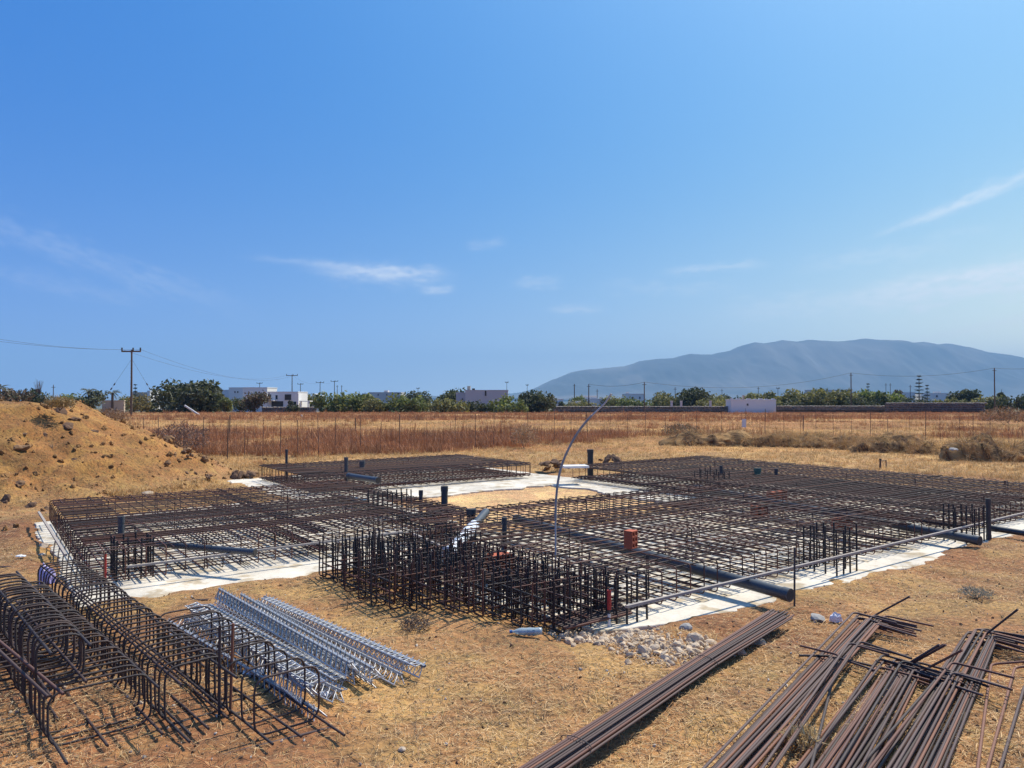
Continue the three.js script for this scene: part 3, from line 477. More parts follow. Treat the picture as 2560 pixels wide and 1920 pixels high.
{ // pale rubble along the near edge of the blinding
  const R = rng(81), lineA = [at(1405, 1568, 0), at(1500, 1588, 0), at(1590, 1610, 0), at(1670, 1632, 0), at(1770, 1622, 0)];
  const spot = () => { const k = R() * 3.999, i = Math.floor(k), p = lineA[i].clone().lerp(lineA[i + 1], k - i); p.x += (R() + R() - 1) * 0.16; p.z += (R() + R() - 1) * (0.2 + 0.24 * Math.sin(k / 4 * 3.14)); return p; };
  scatter('limestone_rubble', 'strip of pale broken limestone at the near corner of the blinding', rocks, rubbleMat, 1800, () => { const p = spot(), s = 0.006 + 0.036 * R() * R() * R(); p.y = land(p.x, p.z) + s * 0.25; return { p, s: V(s, s, s), rx: R() * 6, ry: R() * 6, rz: R() * 6 }; }, () => { const k = 0.75 + 0.4 * R(); return [0.58 * k, 0.44 * k, 0.29 * k]; });
  for (let i = 0; i < 26; i++) { const p = spot(), s = 0.022 + 0.022 * R(); p.y = land(p.x, p.z) + s * 0.3; const o = mesh('limestone_chunk', pick(rocks, R), M.stone); o.position.copy(p); o.scale.setScalar(s); o.rotation.set(R() * 6, R() * 6, R() * 6); tag(o, 'fist-sized pale limestone chunk in the rubble strip at the near corner', 'stone', 'limestone chunks in the rubble strip'); }
}
for (const [label, u, v, s, m] of [['large grey and white stone left of the plastic scrap on the straw', 2045, 1548, 0.055, M.greyStone], ['pale flat stone under the wired straight bundle', 1893, 1607, 0.06, M.stone], ['pale stone beside the straight bundle, nearer the viewer', 1850, 1640, 0.035, M.stone], ['grey stone on the dirt between the rubble strip and the bundle', 1715, 1580, 0.045, M.greyStone], ['pale stone above the rubble strip', 1740, 1612, 0.05, M.stone], ['white stone chip among straw at the bottom of the picture', 1005, 1882, 0.018, M.stone], ['white stone on the dirt left of the mound-side mat', 110, 1372, 0.05, M.stone], ['pale stone just below the white one by the mound-side mat', 105, 1388, 0.035, M.greyStone], ['white stone at the foot of the earth mound near the mat', 368, 1240, 0.09, M.stone]]) {
  const p = at(u, v, 0); p.y = land(p.x, p.z) + s * 0.3; const o = mesh('stone', rocks[(u + v) % 6], m); o.position.copy(p); o.scale.set(s, s, s); o.rotation.set(0.2, u, 0.1); tag(o, label, 'stone');
}
{ // litter
  const crumple = (seed, sx, sy, sz) => { const g = new THREE.IcosahedronGeometry(1, 3), p = g.attributes.position; for (let i = 0; i < p.count; i++) { const x = p.getX(i), y = p.getY(i), z = p.getZ(i), k = 0.25 + 1.4 * fbm(x * 2.2 + seed, y * 2.2 + z * 2.6, 3); p.setXYZ(i, x * k * sx, Math.max(-0.2, y * k) * sy, z * k * sz); } g.computeVertexNormals(); return g; };
  const put = (name, label, cat, u, v, g, m, dy = 0.01, h = 0) => { const p = at(u, v, h); if (!h) p.y = land(p.x, p.z); p.y += dy; const o = mesh(name, g, m); o.position.copy(p); tag(o, label, cat); return o; };
  put('plastic_scrap', 'crumpled white and pink plastic scrap beside the grey stone', 'litter', 2092, 1552, crumple(3, 0.045, 0.05, 0.02), mat(0.86, 0.80, 0.78, 0.6), 0.02);
  put('plastic_bag', 'crumpled lavender plastic bag caught behind the far end of the narrow cage', 'litter', 117, 1462, crumple(9, 0.07, 0.13, 0.05), mat(0.42, 0.38, 0.62, 0.5), 0.03);
  put('plastic_scrap', 'small white plastic scrap between the loose cage and the spacers', 'litter', 640, 1702, crumple(5, 0.07, 0.02, 0.05), mat(0.8, 0.8, 0.82, 0.5), 0.02);
  put('plastic_scrap', 'pale plastic scrap on the dirt beyond the stacked cages', 'litter', 52, 1408, crumple(6, 0.045, 0.015, 0.03), mat(0.75, 0.75, 0.72, 0.6), 0.02);
  put('plastic_scrap', 'white plastic scrap near the feet of the silver spacers', 'litter', 812, 1748, crumple(7, 0.035, 0.012, 0.03), mat(0.75, 0.75, 0.78, 0.5), 0.01);
  const b = thing('plastic_bottle', 'crushed blue-tinted plastic bottle on the earth before the bar thicket', 'bottle', at(1320, 1594, 0).setY(land(0.12, -5.08) + 0.035), 0.05);
  const prof = [[0, 0], [0.036, 0.002], [0.04, 0.03], [0.036, 0.07], [0.041, 0.11], [0.037, 0.15], [0.041, 0.19], [0.03, 0.23], [0.014, 0.26], [0.013, 0.275]].map(([x, y]) => new THREE.Vector2(x, y)), g = new THREE.LatheGeometry(prof, 18); g.rotateZ(Math.PI / 2); g.translate(0.13, 0, 0); g.scale(0.75, 0.75, 0.75); { const p = g.attributes.position; for (let i = 0; i < p.count; i++) p.setY(i, p.getY(i) * (0.72 + 0.2 * fbm(p.getX(i) * 20, 1, 2))); g.computeVertexNormals(); }
  mesh('body', g, new THREE.MeshPhysicalMaterial({ color: new THREE.Color().setRGB(0.5, 0.6, 0.64), roughness: 0.22, transmission: 0.45, thickness: 0, side: THREE.DoubleSide }), b);
  rod('cap', V(-0.108, 0, 0), V(-0.127, 0, 0), 0.012, mat(0.05, 0.15, 0.35, 0.5), b); box('label_band', 0.05, 0.036, 0.046, 0.02, -0.002, 0, mat(0.12, 0.28, 0.34, 0.5), b);
}
// clods on the mound and along its foot
{
  const R = rng(91);
  scatter('earth_clods', 'loose clods and crumbs of earth covering the spoil mound', clods, whiteMat(1), 15000, () => { const a = R() * 6.283, q = Math.sqrt(R()) * 7.4, x = -10.6 + Math.cos(a) * q, z = -(14.2 + Math.sin(a) * q * 0.9); const h = moundH(x, z); if (h < 0.05 && R() < 0.75) return null; const s = 0.006 + 0.05 * Math.pow(R(), 12); return { p: V(x, land(x, z) + s * 0.2, z), s: V(s, s, s), rx: R() * 6, ry: R() * 6, rz: R() * 6 }; }, () => { const k = 0.5 + 0.6 * R(); return [0.31 * k, 0.165 * k, 0.06 * k]; });
  const big = [[52, 1122, 0.16, 'on the slope low at the left picture edge'], [170, 1065, 0.14, 'high on the slope below the crest'], [186, 1048, 0.12, 'just above the other high one'], [45, 1212, 0.13, 'near the foot of the mound at the left'], [148, 1030, 0.17, 'on the crest under the dry weed'], [236, 1078, 0.08, 'right of the high ones on the slope'], [60, 1085, 0.07, 'among crumbs on the upper slope'], [110, 1090, 0.07, 'beside the crumbs on the upper slope'], [75, 1268, 0.1, 'left of the mat corner, first one'], [118, 1275, 0.1, 'touching the corner of the mound-side mat'], [12, 1255, 0.12, 'at the left picture edge level with the mat corner'], [185, 1150, 0.06, 'alone in the middle of the slope'], [128, 1118, 0.06, 'small and dark below the crumbs']];
  // where the sight line meets the mound
  const hit = (u, v) => { const [x, y, z] = ray(u, v); for (let k = 4; k < 30; k += 0.02) if (EYE + y * k < land(x * k, -z * k)) return V(x * k, EYE + y * k, -z * k); return at(u, v, 0); };
  big.forEach(([u, v, s, w], i) => { const p = hit(u, v), o = mesh('earth_clod', clods[i % 4], i % 3 ? M.clodDark : M.clod); o.position.copy(p); o.scale.set(s * 0.85, s * 0.55, s * 0.7); o.rotation.set(i * 0.1, i * 2, 0.3); tag(o, 'dark earth clod ' + w, 'clod'); });
  // heap of clods where the mound runs out beside the far mat
  for (let i = 0; i < 24; i++) { const u = 405 + R() * 150, v = 1165 + R() * 50 - (u - 405) * 0.05, p = at(u, v, 0), s = 0.035 + 0.08 * R() * R(); p.y = land(p.x, p.z) + s * 0.2 + 0.06 * R() * R(); const o = mesh('earth_clod', clods[i % 4], i % 3 ? M.clod : M.clodDark); o.position.copy(p); o.scale.setScalar(s); o.rotation.set(R() * 6, R() * 6, R() * 6); tag(o, 'brown clod in the heap where the earth mound meets the mound-side mat', 'clod', 'clods at the end of the earth mound'); }
  for (const [u0, u1, v, n, nm] of [[560, 640, 1182, 9, 'beside the corner of the farthest mat'], [1350, 1400, 1168, 10, 'on the back edge behind the sandy court'], [1490, 1560, 1164, 7, 'right of the black upright pipe']]) for (let i = 0; i < n; i++) { const p = at(lerp(u0, u1, R()), v + (R() - 0.5) * 8, 0.1), s = 0.05 + 0.06 * R(); p.y = land(p.x, p.z) + 0.04 + 0.2 * R() * (u0 > 1300 ? 1 : 0.3); const o = mesh('earth_clod', clods[i % 4], i % 2 ? M.clod : M.clodDark); o.position.copy(p); o.scale.set(s * 1.2, s * 0.7, s * 0.9); o.rotation.set(R() * 0.6, R() * 6, R() * 0.6); tag(o, 'brown clod in the small heap ' + nm, 'clod', 'clods ' + nm); }
}

// ---------------------------------------------------------------- straw, stubble and tall dry grass
function bladeGeo(R, n, spread, lean, width) { // a tuft of n bent blades, 1 m tall
  const pos = [], idx = [];
  for (let i = 0; i < n; i++) { const a = R() * 6.283, bx = (R() - 0.5) * spread, bz = (R() - 0.5) * spread, h = 0.55 + 0.45 * R(), l = lean * (0.3 + R()), w = width * (0.6 + 0.8 * R()), dx = Math.cos(a), dz = Math.sin(a), b = pos.length / 3;
    for (let k = 0; k < 3; k++) { const t = k / 2, o = l * t * t, ww = w * (1 - 0.6 * t); pos.push(bx + dx * o - dz * ww, h * t * (1 - 0.15 * l), bz + dz * o + dx * ww, bx + dx * o + dz * ww, h * t * (1 - 0.15 * l), bz + dz * o - dx * ww); }
    idx.push(b, b + 1, b + 2, b + 1, b + 3, b + 2, b + 2, b + 3, b + 4, b + 3, b + 5, b + 4); }
  const g = new THREE.BufferGeometry(); g.setAttribute('position', new THREE.Float32BufferAttribute(pos, 3)); g.setIndex(idx); g.computeVertexNormals(); return g;
}
{
  const R = rng(101);
  const one = (() => { const p = []; const w = 0.5; for (let k = 0; k < 3; k++) { const x = k / 2 - 0.5; p.push(x, 0.06 * Math.sin(k / 2 * 3.14), -w * (k === 2 ? 0.3 : 1), x, 0.06 * Math.sin(k / 2 * 3.14), w * (k === 2 ? 0.3 : 1)); } const g = new THREE.BufferGeometry(); g.setAttribute('position', new THREE.Float32BufferAttribute(p, 3)); g.setIndex([0, 1, 2, 1, 3, 2, 2, 3, 4, 3, 5, 4]); g.computeVertexNormals(); return g; })();
  const strawCol = () => { const t = R(), k = 0.75 + 0.5 * R(); return t < 0.65 ? [0.66 * k, 0.44 * k, 0.20 * k] : t < 0.85 ? [0.44 * k, 0.24 * k, 0.09 * k] : [0.16 * k, 0.095 * k, 0.05 * k]; };
  scatter('straw', 'loose straw lying over the bare earth', [one], M.straw, 150000, () => {
    const z = -(2.2 + 9.5 * Math.pow(R(), 1.5)), x = (R() - 0.5) * 2 * (-z * 0.75 + 0.5); if (padDist(x, z) < 0.12 && R() < 0.985) return null;
    const dens = fbm(x * 0.9 + 11, z * 0.9, 3); if (R() > smooth(0.25, 0.62, dens) + 0.15) return null;
    const L = 0.02 + 0.16 * R() * R() * R(), w = 0.0016 + 0.0018 * R(); return { p: V(x, land(x, z) + 0.004 + 0.012 * R(), z), s: V(L, L, w), ry: R() * 6.283, rz: (R() - 0.5) * 0.4, rx: (R() - 0.5) * 0.6 };
  }, strawCol);
  const tuft = [1, 2, 3].map(() => bladeGeo(R, 7, 0.4, 0.45, 0.016));
  scatter('stubble', 'short dry stubble standing on the near earth', tuft, M.straw, 9000, () => {
    const z = -(2.4 + 9 * Math.pow(R(), 1.3)), x = (R() - 0.5) * 2 * (-z * 0.75 + 0.5); if (padDist(x, z) < 0.15 || moundH(x, z) > 0.1) return null;
    if (R() > smooth(0.42, 0.75, fbm(x * 0.8 + 31, z * 0.8 + 5, 3)) + 0.05) return null; const h = 0.02 + 0.07 * R() * R(); return { p: V(x, land(x, z) - 0.003, z), s: V(h * 1.3, h, h * 1.3), ry: R() * 6.283, rx: (R() - 0.5) * 0.5 };
  }, strawCol);
  // pebbles and crumbs on the near earth
  scatter('pebbles', 'small pebbles and crumbs of earth on the near ground', rocks.slice(0, 3), rubbleMat, 9000, () => { const z = -(2.2 + 9 * Math.pow(R(), 1.3)), x = (R() - 0.5) * 2 * (-z * 0.75 + 0.5); if (padDist(x, z) < 0.05) return null; const s = 0.002 + 0.010 * Math.pow(R(), 4); return { p: V(x, land(x, z) + s * 0.3, z), s: V(s, s, s), rx: R() * 6, ry: R() * 6, rz: R() * 6 }; }, () => { const k = 0.6 + 0.6 * R(); return R() < 0.25 ? [0.5 * k, 0.44 * k, 0.36 * k] : [0.26 * k, 0.15 * k, 0.075 * k]; });
  // the field: mown yellow stubble before the fence, red-brown standing grass behind it
  const field = [1, 2, 3, 4].map(() => bladeGeo(R, 9, 0.7, 0.4, 0.022));
  const FZ = [[-30, 22], [-9.9, 20.9], [-7.3, 19.2], [-4.9, 20.9], [-1.1, 23.4], [2.9, 28], [5.7, 31.5], [10.2, 31], [15, 29], [18.6, 27], [40, 24]], fenceZ = (x) => { for (let i = 1; i < FZ.length; i++) if (x < FZ[i][0]) return lerp(FZ[i - 1][1], FZ[i][1], clamp((x - FZ[i - 1][0]) / (FZ[i][0] - FZ[i - 1][0]))); return 24; };
  scatter('dry_grass', 'red-brown and yellow dry grass filling the field around the fence', field, M.straw, 150000, () => {
    const Z = 12 + 90 * Math.pow(R(), 1.9) * 0.92, x = (R() - 0.5) * 2 * (Z * 0.74 + 2), z = -Z; if (padDist(x, z) < 0.35 || moundH(x, z) > 0.12) return null;
    const fz = fenceZ(x), patch = fbm(x * 0.22 + 4, z * 0.5 + 9, 5), tall = smooth(fz - 2.2, fz + 1.2, Z + (fbm(x * 0.7, z * 0.7 + 3, 3) - 0.5) * 7 + (R() - 0.5) * 1.5);
    if (!tall && R() < 0.45) return null;
    const red = clamp(smooth(0.40, 0.6, patch + (R() - 0.5) * 0.14 + (x < 5 ? (Z < 33 ? 0.13 : Z < 52 ? -0.2 : 0.06) : Z < 52 ? -0.16 : 0.05)) * tall);
    let h = lerp(0.05 + 0.07 * R(), lerp(0.10, 0.34, red) * (0.3 + 0.9 * R()) * (0.35 + 1.3 * fbm(x * 0.6 + 9, z * 0.6, 3)) * (R() < 0.04 ? 1.7 : 1), tall); if (Z > 60) h *= 0.7;
    return { p: V(x, land(x, z) - 0.01, z), s: V(h * 0.6 + 0.12, h, h * 0.6 + 0.12), ry: R() * 6.283, red };
  }, (t) => { const k = (0.6 + 0.6 * R()) * (0.65 + 0.7 * fbm(t.p.x * 0.9, t.p.z * 0.9 + 5, 3)); return t.red > 0.5 ? [0.42 * k, 0.19 * k, 0.08 * k] : [0.64 * k, 0.41 * k, 0.165 * k]; });
}
// heaps of pulled-up weeds and earth behind the right mat
{
  const R = rng(111), heaps = [[1790, 1112, 2.3, 0.75, 'longest heap of pulled dry weeds, at the left of the row'], [1925, 1116, 1.3, 0.5, 'second heap of dry weeds from the left, low'], [2065, 1118, 1.7, 0.55, 'middle heap of dry weeds behind the right mat'], [2230, 1130, 1.7, 0.65, 'dark heap of dry weeds with a grey stone on its right'], [2350, 1136, 1.3, 0.45, 'small heap of dry weeds between the two dark ones'], [2470, 1150, 1.6, 0.8, 'large dark heap of dry weeds near the right picture edge'], [2575, 1140, 1.4, 0.55, 'heap of dry weeds cut by the right picture edge'], [2150, 1124, 1.0, 0.35, 'low heap of dry weeds between middle and dark heaps'], [2000, 1104, 1.6, 0.42, 'dark flat heap of dry weeds set back from the row']];
  const stem = bladeGeo(rng(7), 10, 0.5, 0.9, 0.012);
  for (const [u, v, w, h, label] of heaps) {
    const p = at(u, v, 0), o = thing('weed_heap', label, 'weed heap', p);
    const g = new THREE.IcosahedronGeometry(1, 22), q = g.attributes.position, cc = [];
    for (let i = 0; i < q.count; i++) { const x = q.getX(i), y = q.getY(i), z = q.getZ(i), n = fbm(x * 2.4 + u, z * 2.4 + y * 1.5, 4), f = fbm(x * 9 + u, z * 9 + y * 7, 3), k = 0.62 + 0.55 * n + 0.2 * (f - 0.5); q.setXYZ(i, x * k * w * 0.8, Math.max(-0.05, y) * k * h * 0.8 * (0.4 + 0.8 * vnoise(x * 2.6 + u, z * 2)), z * k * w * 0.36); const t = smooth(0.35, 0.65, fbm(x * 5 + 9, z * 5 + u + y * 4, 3)), m = 0.6 + 0.7 * f; cc.push(lerp(0.09, 0.40, t) * m, lerp(0.05, 0.23, t) * m, lerp(0.025, 0.085, t) * m); }
    g.setAttribute('color', new THREE.Float32BufferAttribute(cc, 3)); g.computeVertexNormals();
    mesh('earth_core', g, M.rockface, o);
    const list = [], col = []; for (let i = 0; i < 620; i++) { const a = R() * 6.283, b = Math.acos(R()), x = Math.cos(a) * Math.sin(b), z = Math.sin(a) * Math.sin(b), y = Math.cos(b), k = 0.8 + 0.35 * R(), L = 0.08 + 0.2 * R() * R(); const m = new THREE.Matrix4().compose(V(x * k * w * 0.72, y * (0.3 + 0.65 * vnoise(x * 2.6 + u, z * 2)) * k * h, z * k * w * 0.36), new THREE.Quaternion().setFromEuler(new THREE.Euler((R() - 0.5) * 3.4, R() * 6, (R() - 0.5) * 3.4)), V(L * 1.3, L * 1.3, L * 1.3)); const g0 = stem.clone().applyMatrix4(m), gg = g0.index ? g0.toNonIndexed() : g0; list.push(gg); const t = R(), c = t < 0.35 ? [0.60, 0.39, 0.16] : t < 0.8 ? [0.36, 0.20, 0.08] : [0.16, 0.12, 0.05]; for (let n = 0; n < gg.attributes.position.count; n++) col.push(...c); }
    const gm = mergeGeometries(list); gm.setAttribute('color', new THREE.Float32BufferAttribute(col, 3)); const s = mesh('dry_stems', gm, M.leaf, o); s.userData.kind = 'stuff';
  }
  const sp = at(2383, 1124, 0.35), so = mesh('stone', rocks[2], M.greyStone); so.position.copy(sp); so.scale.setScalar(0.1); tag(so, 'grey stone lying on the weed heaps near the right edge', 'stone');
}
// dry bushes standing in the field and the grey weed near the bars
function bush(name, label, cat, p, w, h, n, cols, seed, size = 0.05) {
  const R = rng(seed), o = thing(name, label, cat, p); const list = [], col = [];
  for (let i = 0; i < n; i++) { const a = R() * 6.283, t = Math.pow(R(), 0.6), e = R() * 1.2; const tip = V(Math.cos(a) * w * 0.5 * t, h * (0.25 + 0.75 * R()) * (1 - 0.3 * t), Math.sin(a) * w * 0.5 * t); const d = V(R() - 0.5, R() - 0.3, R() - 0.5).normalize().multiplyScalar(size * (1 + 2 * R())), s = d.clone().cross(V(R() - 0.5, R() - 0.5, R() - 0.5)).normalize().multiplyScalar(size * 0.25); const c = pick(cols, R); for (const q of [tip.clone().add(s), tip.clone().sub(s), tip.clone().add(d)]) { list.push(q.x, q.y, q.z); col.push(...c); } }
  const g = new THREE.BufferGeometry(); g.setAttribute('position', new THREE.Float32BufferAttribute(list, 3)); g.setAttribute('color', new THREE.Float32BufferAttribute(col, 3)); g.computeVertexNormals();
  mesh('twigs', g, M.leaf, o); for (let k = 0; k < 5; k++) { const a = R() * 6.283; rod('stem', V(0, -0.02, 0), V(Math.cos(a) * w * 0.3, h * 0.7, Math.sin(a) * w * 0.3), 0.006, M.wood, o, new THREE.CylinderGeometry(0.4, 1, 1, 5)); }
}
const dryC = [[0.22, 0.12, 0.06], [0.16, 0.09, 0.05], [0.28, 0.17, 0.08]];
bush('dry_bush', 'bare brown dry bush behind the fence right of the mound', 'bush', at(455, 1140, 0), 1.5, 1.0, 1500, [[0.18, 0.10, 0.07], [0.14, 0.08, 0.06]], 121);
bush('dry_bush', 'low brown dry bush in the field left of the tall utility pole', 'bush', at(275, 1060, 0), 2.2, 1.0, 1200, dryC, 122, 0.09);
bush('dry_bush', 'pale dry curling weed behind the fence near the conduit', 'bush', at(1310, 1122, 0), 0.9, 0.85, 700, [[0.34, 0.22, 0.11], [0.25, 0.15, 0.08]], 123);
bush('dry_bush', 'pale yellow dry weed on the crest of the mound', 'bush', atD(150, 1024, 13.6), 0.5, 0.24, 700, [[0.34, 0.22, 0.08], [0.28, 0.19, 0.07]], 124, 0.04);
bush('dry_bush', 'dark brown dry bush behind the fence at the left of the weed heaps', 'bush', at(1700, 1100, 0), 1.5, 0.7, 1100, [[0.12, 0.10, 0.05], [0.16, 0.10, 0.05]], 125);
bush('dry_bush', 'brown dry bush in the right part of the field', 'bush', at(2510, 1062, 0), 2.6, 1.1, 1200, dryC, 126, 0.09);
bush('weed', 'small grey-green dried weed on the straw at the right', 'weed', at(2440, 1492, 0), 0.26, 0.07, 420, [[0.30, 0.28, 0.22], [0.22, 0.20, 0.14]], 127, 0.015);
bush('weed', 'tuft of pale dry grass among the hooked bars', 'weed', at(2005, 1880, 0), 0.16, 0.12, 300, [[0.58, 0.44, 0.22], [0.45, 0.31, 0.14]], 128, 0.02);
bush('weed', 'dark twiggy weed on the dirt below the bar thicket', 'weed', at(1040, 1574, 0), 0.22, 0.07, 260, [[0.10, 0.07, 0.05], [0.16, 0.11, 0.07]], 129, 0.018);

// ---------------------------------------------------------------- fence across the field
{
  const P = [[150, 1120], [278, 1128], [397, 1137], [568, 1152], [700, 1146], [837, 1139], [1000, 1130], [1189, 1123], [1321, 1114], [1469, 1101], [1613, 1088], [1740, 1086], [1912, 1090], [2040, 1093], [2176, 1097], [2314, 1101], [2433, 1107], [2570, 1114]].map(([u, v]) => { const p = at(u, v, 0); p.y = land(p.x, p.z); return p; });
  const c = P[8].clone(), o = thing('wire_fence', 'low wire mesh fence on thin dark posts crossing the dry field', 'fence', c), R = rng(131), wires = [], H = 1.06;
  P.forEach((p, i) => rod('post', p.clone().sub(c).add(V(0, -0.1, 0)), p.clone().sub(c).add(V((R() - 0.5) * 0.08, H + 0.06 + (R() - 0.5) * 0.16, (R() - 0.5) * 0.05)), i % 3 === 0 ? 0.013 : 0.009, i % 3 === 0 ? M.wood : M.wire, o));
  for (let i = 0; i < P.length - 1; i++) for (const t of [0.36, 0.68]) { const q = P[i].clone().lerp(P[i + 1], t + (R() - 0.5) * 0.1).sub(c); rod('post', q.clone().add(V(0, -0.1, 0)), q.clone().add(V((R() - 0.5) * 0.06, H + (R() - 0.6) * 0.3, 0)), 0.007, M.wire, o); }
  for (let i = 0; i < P.length - 1; i++) { const a = P[i], b = P[i + 1], L = a.distanceTo(b), n = Math.round(L / 0.16);
    for (let k = 0; k < 7; k++) { const y = 0.05 + k * 0.165, m = a.clone().lerp(b, 0.5); wires.push(polyTube([a.clone().sub(c).add(V(0, y, 0)), m.sub(c).add(V(0, y - 0.02, 0)), b.clone().sub(c).add(V(0, y, 0))], 0.0022, 3)); }
    for (let k = 1; k < n; k++) { const q = a.clone().lerp(b, k / n).sub(c); wires.push(polyTube([q.clone().add(V(0, 0.03, 0)), q.clone().add(V(0, 1.03, 0))], 0.002, 3)); } }
  const w = mesh('wire_mesh', merged(wires), M.wire, o); w.userData.kind = 'stuff';
  const s = box('notice', 0.15, 0.3, 0.01, ...atD(1860, 1058, 26.8).sub(c).toArray(), M.white, o);
}
for (const [label, u, v0, v1, Z] of [['thin dark post standing alone in the field left of centre', 888, 1047, 1084, 34], ['pale wooden post beside the fence near the mound', 574, 1040, 1092, 30], ['thin post in the field above the weed heap row', 2008, 1040, 1074, 36], ['short twin-legged iron frame on the straw behind the right mat', 2200, 1150, 1175, 17]]) {
  const a = atD(u, v1, Z), b = atD(u, v0, Z), o = thing('field_post', label, 'post', a); rod('shaft', V(0, -0.1, 0), V(0.01, b.y - a.y, 0), 0.022, M.wood, o); rod('tip', V(0.01, b.y - a.y, 0), V(0.01, b.y - a.y + 0.03, 0), 0.026, M.dark, o);
  if (u === 2200) { rod('leg', V(0.14, -0.1, 0), V(0.14, b.y - a.y, 0), 0.012, M.wire, o); rod('crosspiece', V(0, b.y - a.y - 0.02, 0), V(0.14, b.y - a.y - 0.02, 0), 0.01, M.wire, o); }
}
{ const a = atD(502, 1040, 70), b = atD(462, 1014, 71); tag(rod('leaning_post', a, b, 0.09, M.whiteWorn), 'fallen white post leaning in the grass before the big dark tree', 'post'); }
{ const a = atD(760, 1050, 60), b = atD(753, 1037, 60); tag(rod('leaning_post', a, b, 0.06, M.whiteWorn), 'short white stake leaning in the far grass below the white house', 'post'); }

// ---------------------------------------------------------------- trees and bushes along the plain
function crownGeo(seed, w, h, d, n, leaf, cols, lobes = 9, low = 0.1) {
  const R = rng(seed), L = [], pos = [], col = []; lobes = Math.max(lobes, Math.round(w / h * 8));
  for (let i = 0; i < lobes; i++) { const a = R() * 6.283, q = Math.sqrt(R()) * 0.8; L.push([Math.cos(a) * q * w * 0.5, h * lerp(low + 0.08, 0.8, R()) * (1 - 0.25 * q), Math.sin(a) * q * d * 0.5, lerp(0.2, 0.34, R()) * Math.min(w, h * 1.35), lerp(0.75, 1.2, R())]); }
  for (let i = 0; i < n; i++) {
    const [lx, ly, lz, r, shade] = pick(L, R), a = R() * 6.283, b = Math.acos(2 * R() - 1), k = r * Math.pow(R(), 0.4) * (0.85 + 0.4 * vnoise(a * 2 + lx, b * 3 + ly));
    const c = V(lx + Math.cos(a) * Math.sin(b) * k, Math.max(0.04 * h, ly + Math.cos(b) * k * 0.85), lz + Math.sin(a) * Math.sin(b) * k), u = V(R() - 0.5, R() - 0.5, R() - 0.5).normalize(), v = u.clone().cross(V(R() - 0.5, R() - 0.5, R() - 0.5)).normalize(), s = leaf * (0.6 + 0.8 * R()), cc = pick(cols, R), m = shade * (0.75 + 0.5 * R());
    const q = [c.clone().addScaledVector(u, s), c.clone().addScaledVector(v, s * 0.6), c.clone().addScaledVector(u, -s), c.clone().addScaledVector(v, -s * 0.6)];
    for (const j of [0, 1, 2, 0, 2, 3]) { pos.push(q[j].x, q[j].y, q[j].z); col.push(cc[0] * m * 1.45, cc[1] * m * 1.4, cc[2] * m); }
  }
  const g = new THREE.BufferGeometry(); g.setAttribute('position', new THREE.Float32BufferAttribute(pos, 3)); g.setAttribute('color', new THREE.Float32BufferAttribute(col, 3)); g.computeVertexNormals(); return g;
}
const C = { dark: [[0.040, 0.050, 0.022], [0.026, 0.036, 0.016], [0.075, 0.08, 0.034]], green: [[0.11, 0.14, 0.042], [0.07, 0.095, 0.03], [0.16, 0.175, 0.055]], olive: [[0.15, 0.145, 0.055], [0.095, 0.10, 0.04], [0.19, 0.175, 0.065]], brown: [[0.10, 0.06, 0.04], [0.075, 0.05, 0.035], [0.07, 0.065, 0.035]], yellow: [[0.16, 0.12, 0.04], [0.10, 0.09, 0.035], [0.12, 0.10, 0.04]] };
function tree(name, label, cat, u0, u1, vTop, vBase, Z, cols, seed, lobes = 9) {
  const a = atD(u0, vBase, Z), b = atD(u1, vTop, Z), w = b.x - a.x, p = V((a.x + b.x) / 2, 0, -Z); p.y = Math.min(a.y, land(p.x, p.z)); const h = b.y - p.y, o = thing(name, label, cat, p), R = rng(seed);
  const n = Math.round(clamp(w * h * 120, 1500, 9000));
  mesh('crown', crownGeo(seed, w * 1.05, h * 1.06, Math.min(w, h * 2.2), n, clamp(Math.sqrt(w * h) * 0.05, 0.15, 0.29), cols, lobes), M.leaf, o);
  rod('trunk', V(0, -0.3, 0), V(0.1 * w * (R() - 0.5), h * 0.55, 0), 0.03 * h + 0.05, M.wood, o, new THREE.CylinderGeometry(0.5, 1, 1, 7));
  for (let k = 0; k < 3; k++) rod('limb', V(0, h * 0.25, 0), V((R() - 0.5) * w * 0.6, h * (0.55 + 0.3 * R()), (R() - 0.5) * w * 0.3), 0.02 * h, M.wood, o, new THREE.CylinderGeometry(0.3, 1, 1, 6));
}
const TB = 'trees and bushes along the edge of the plain';
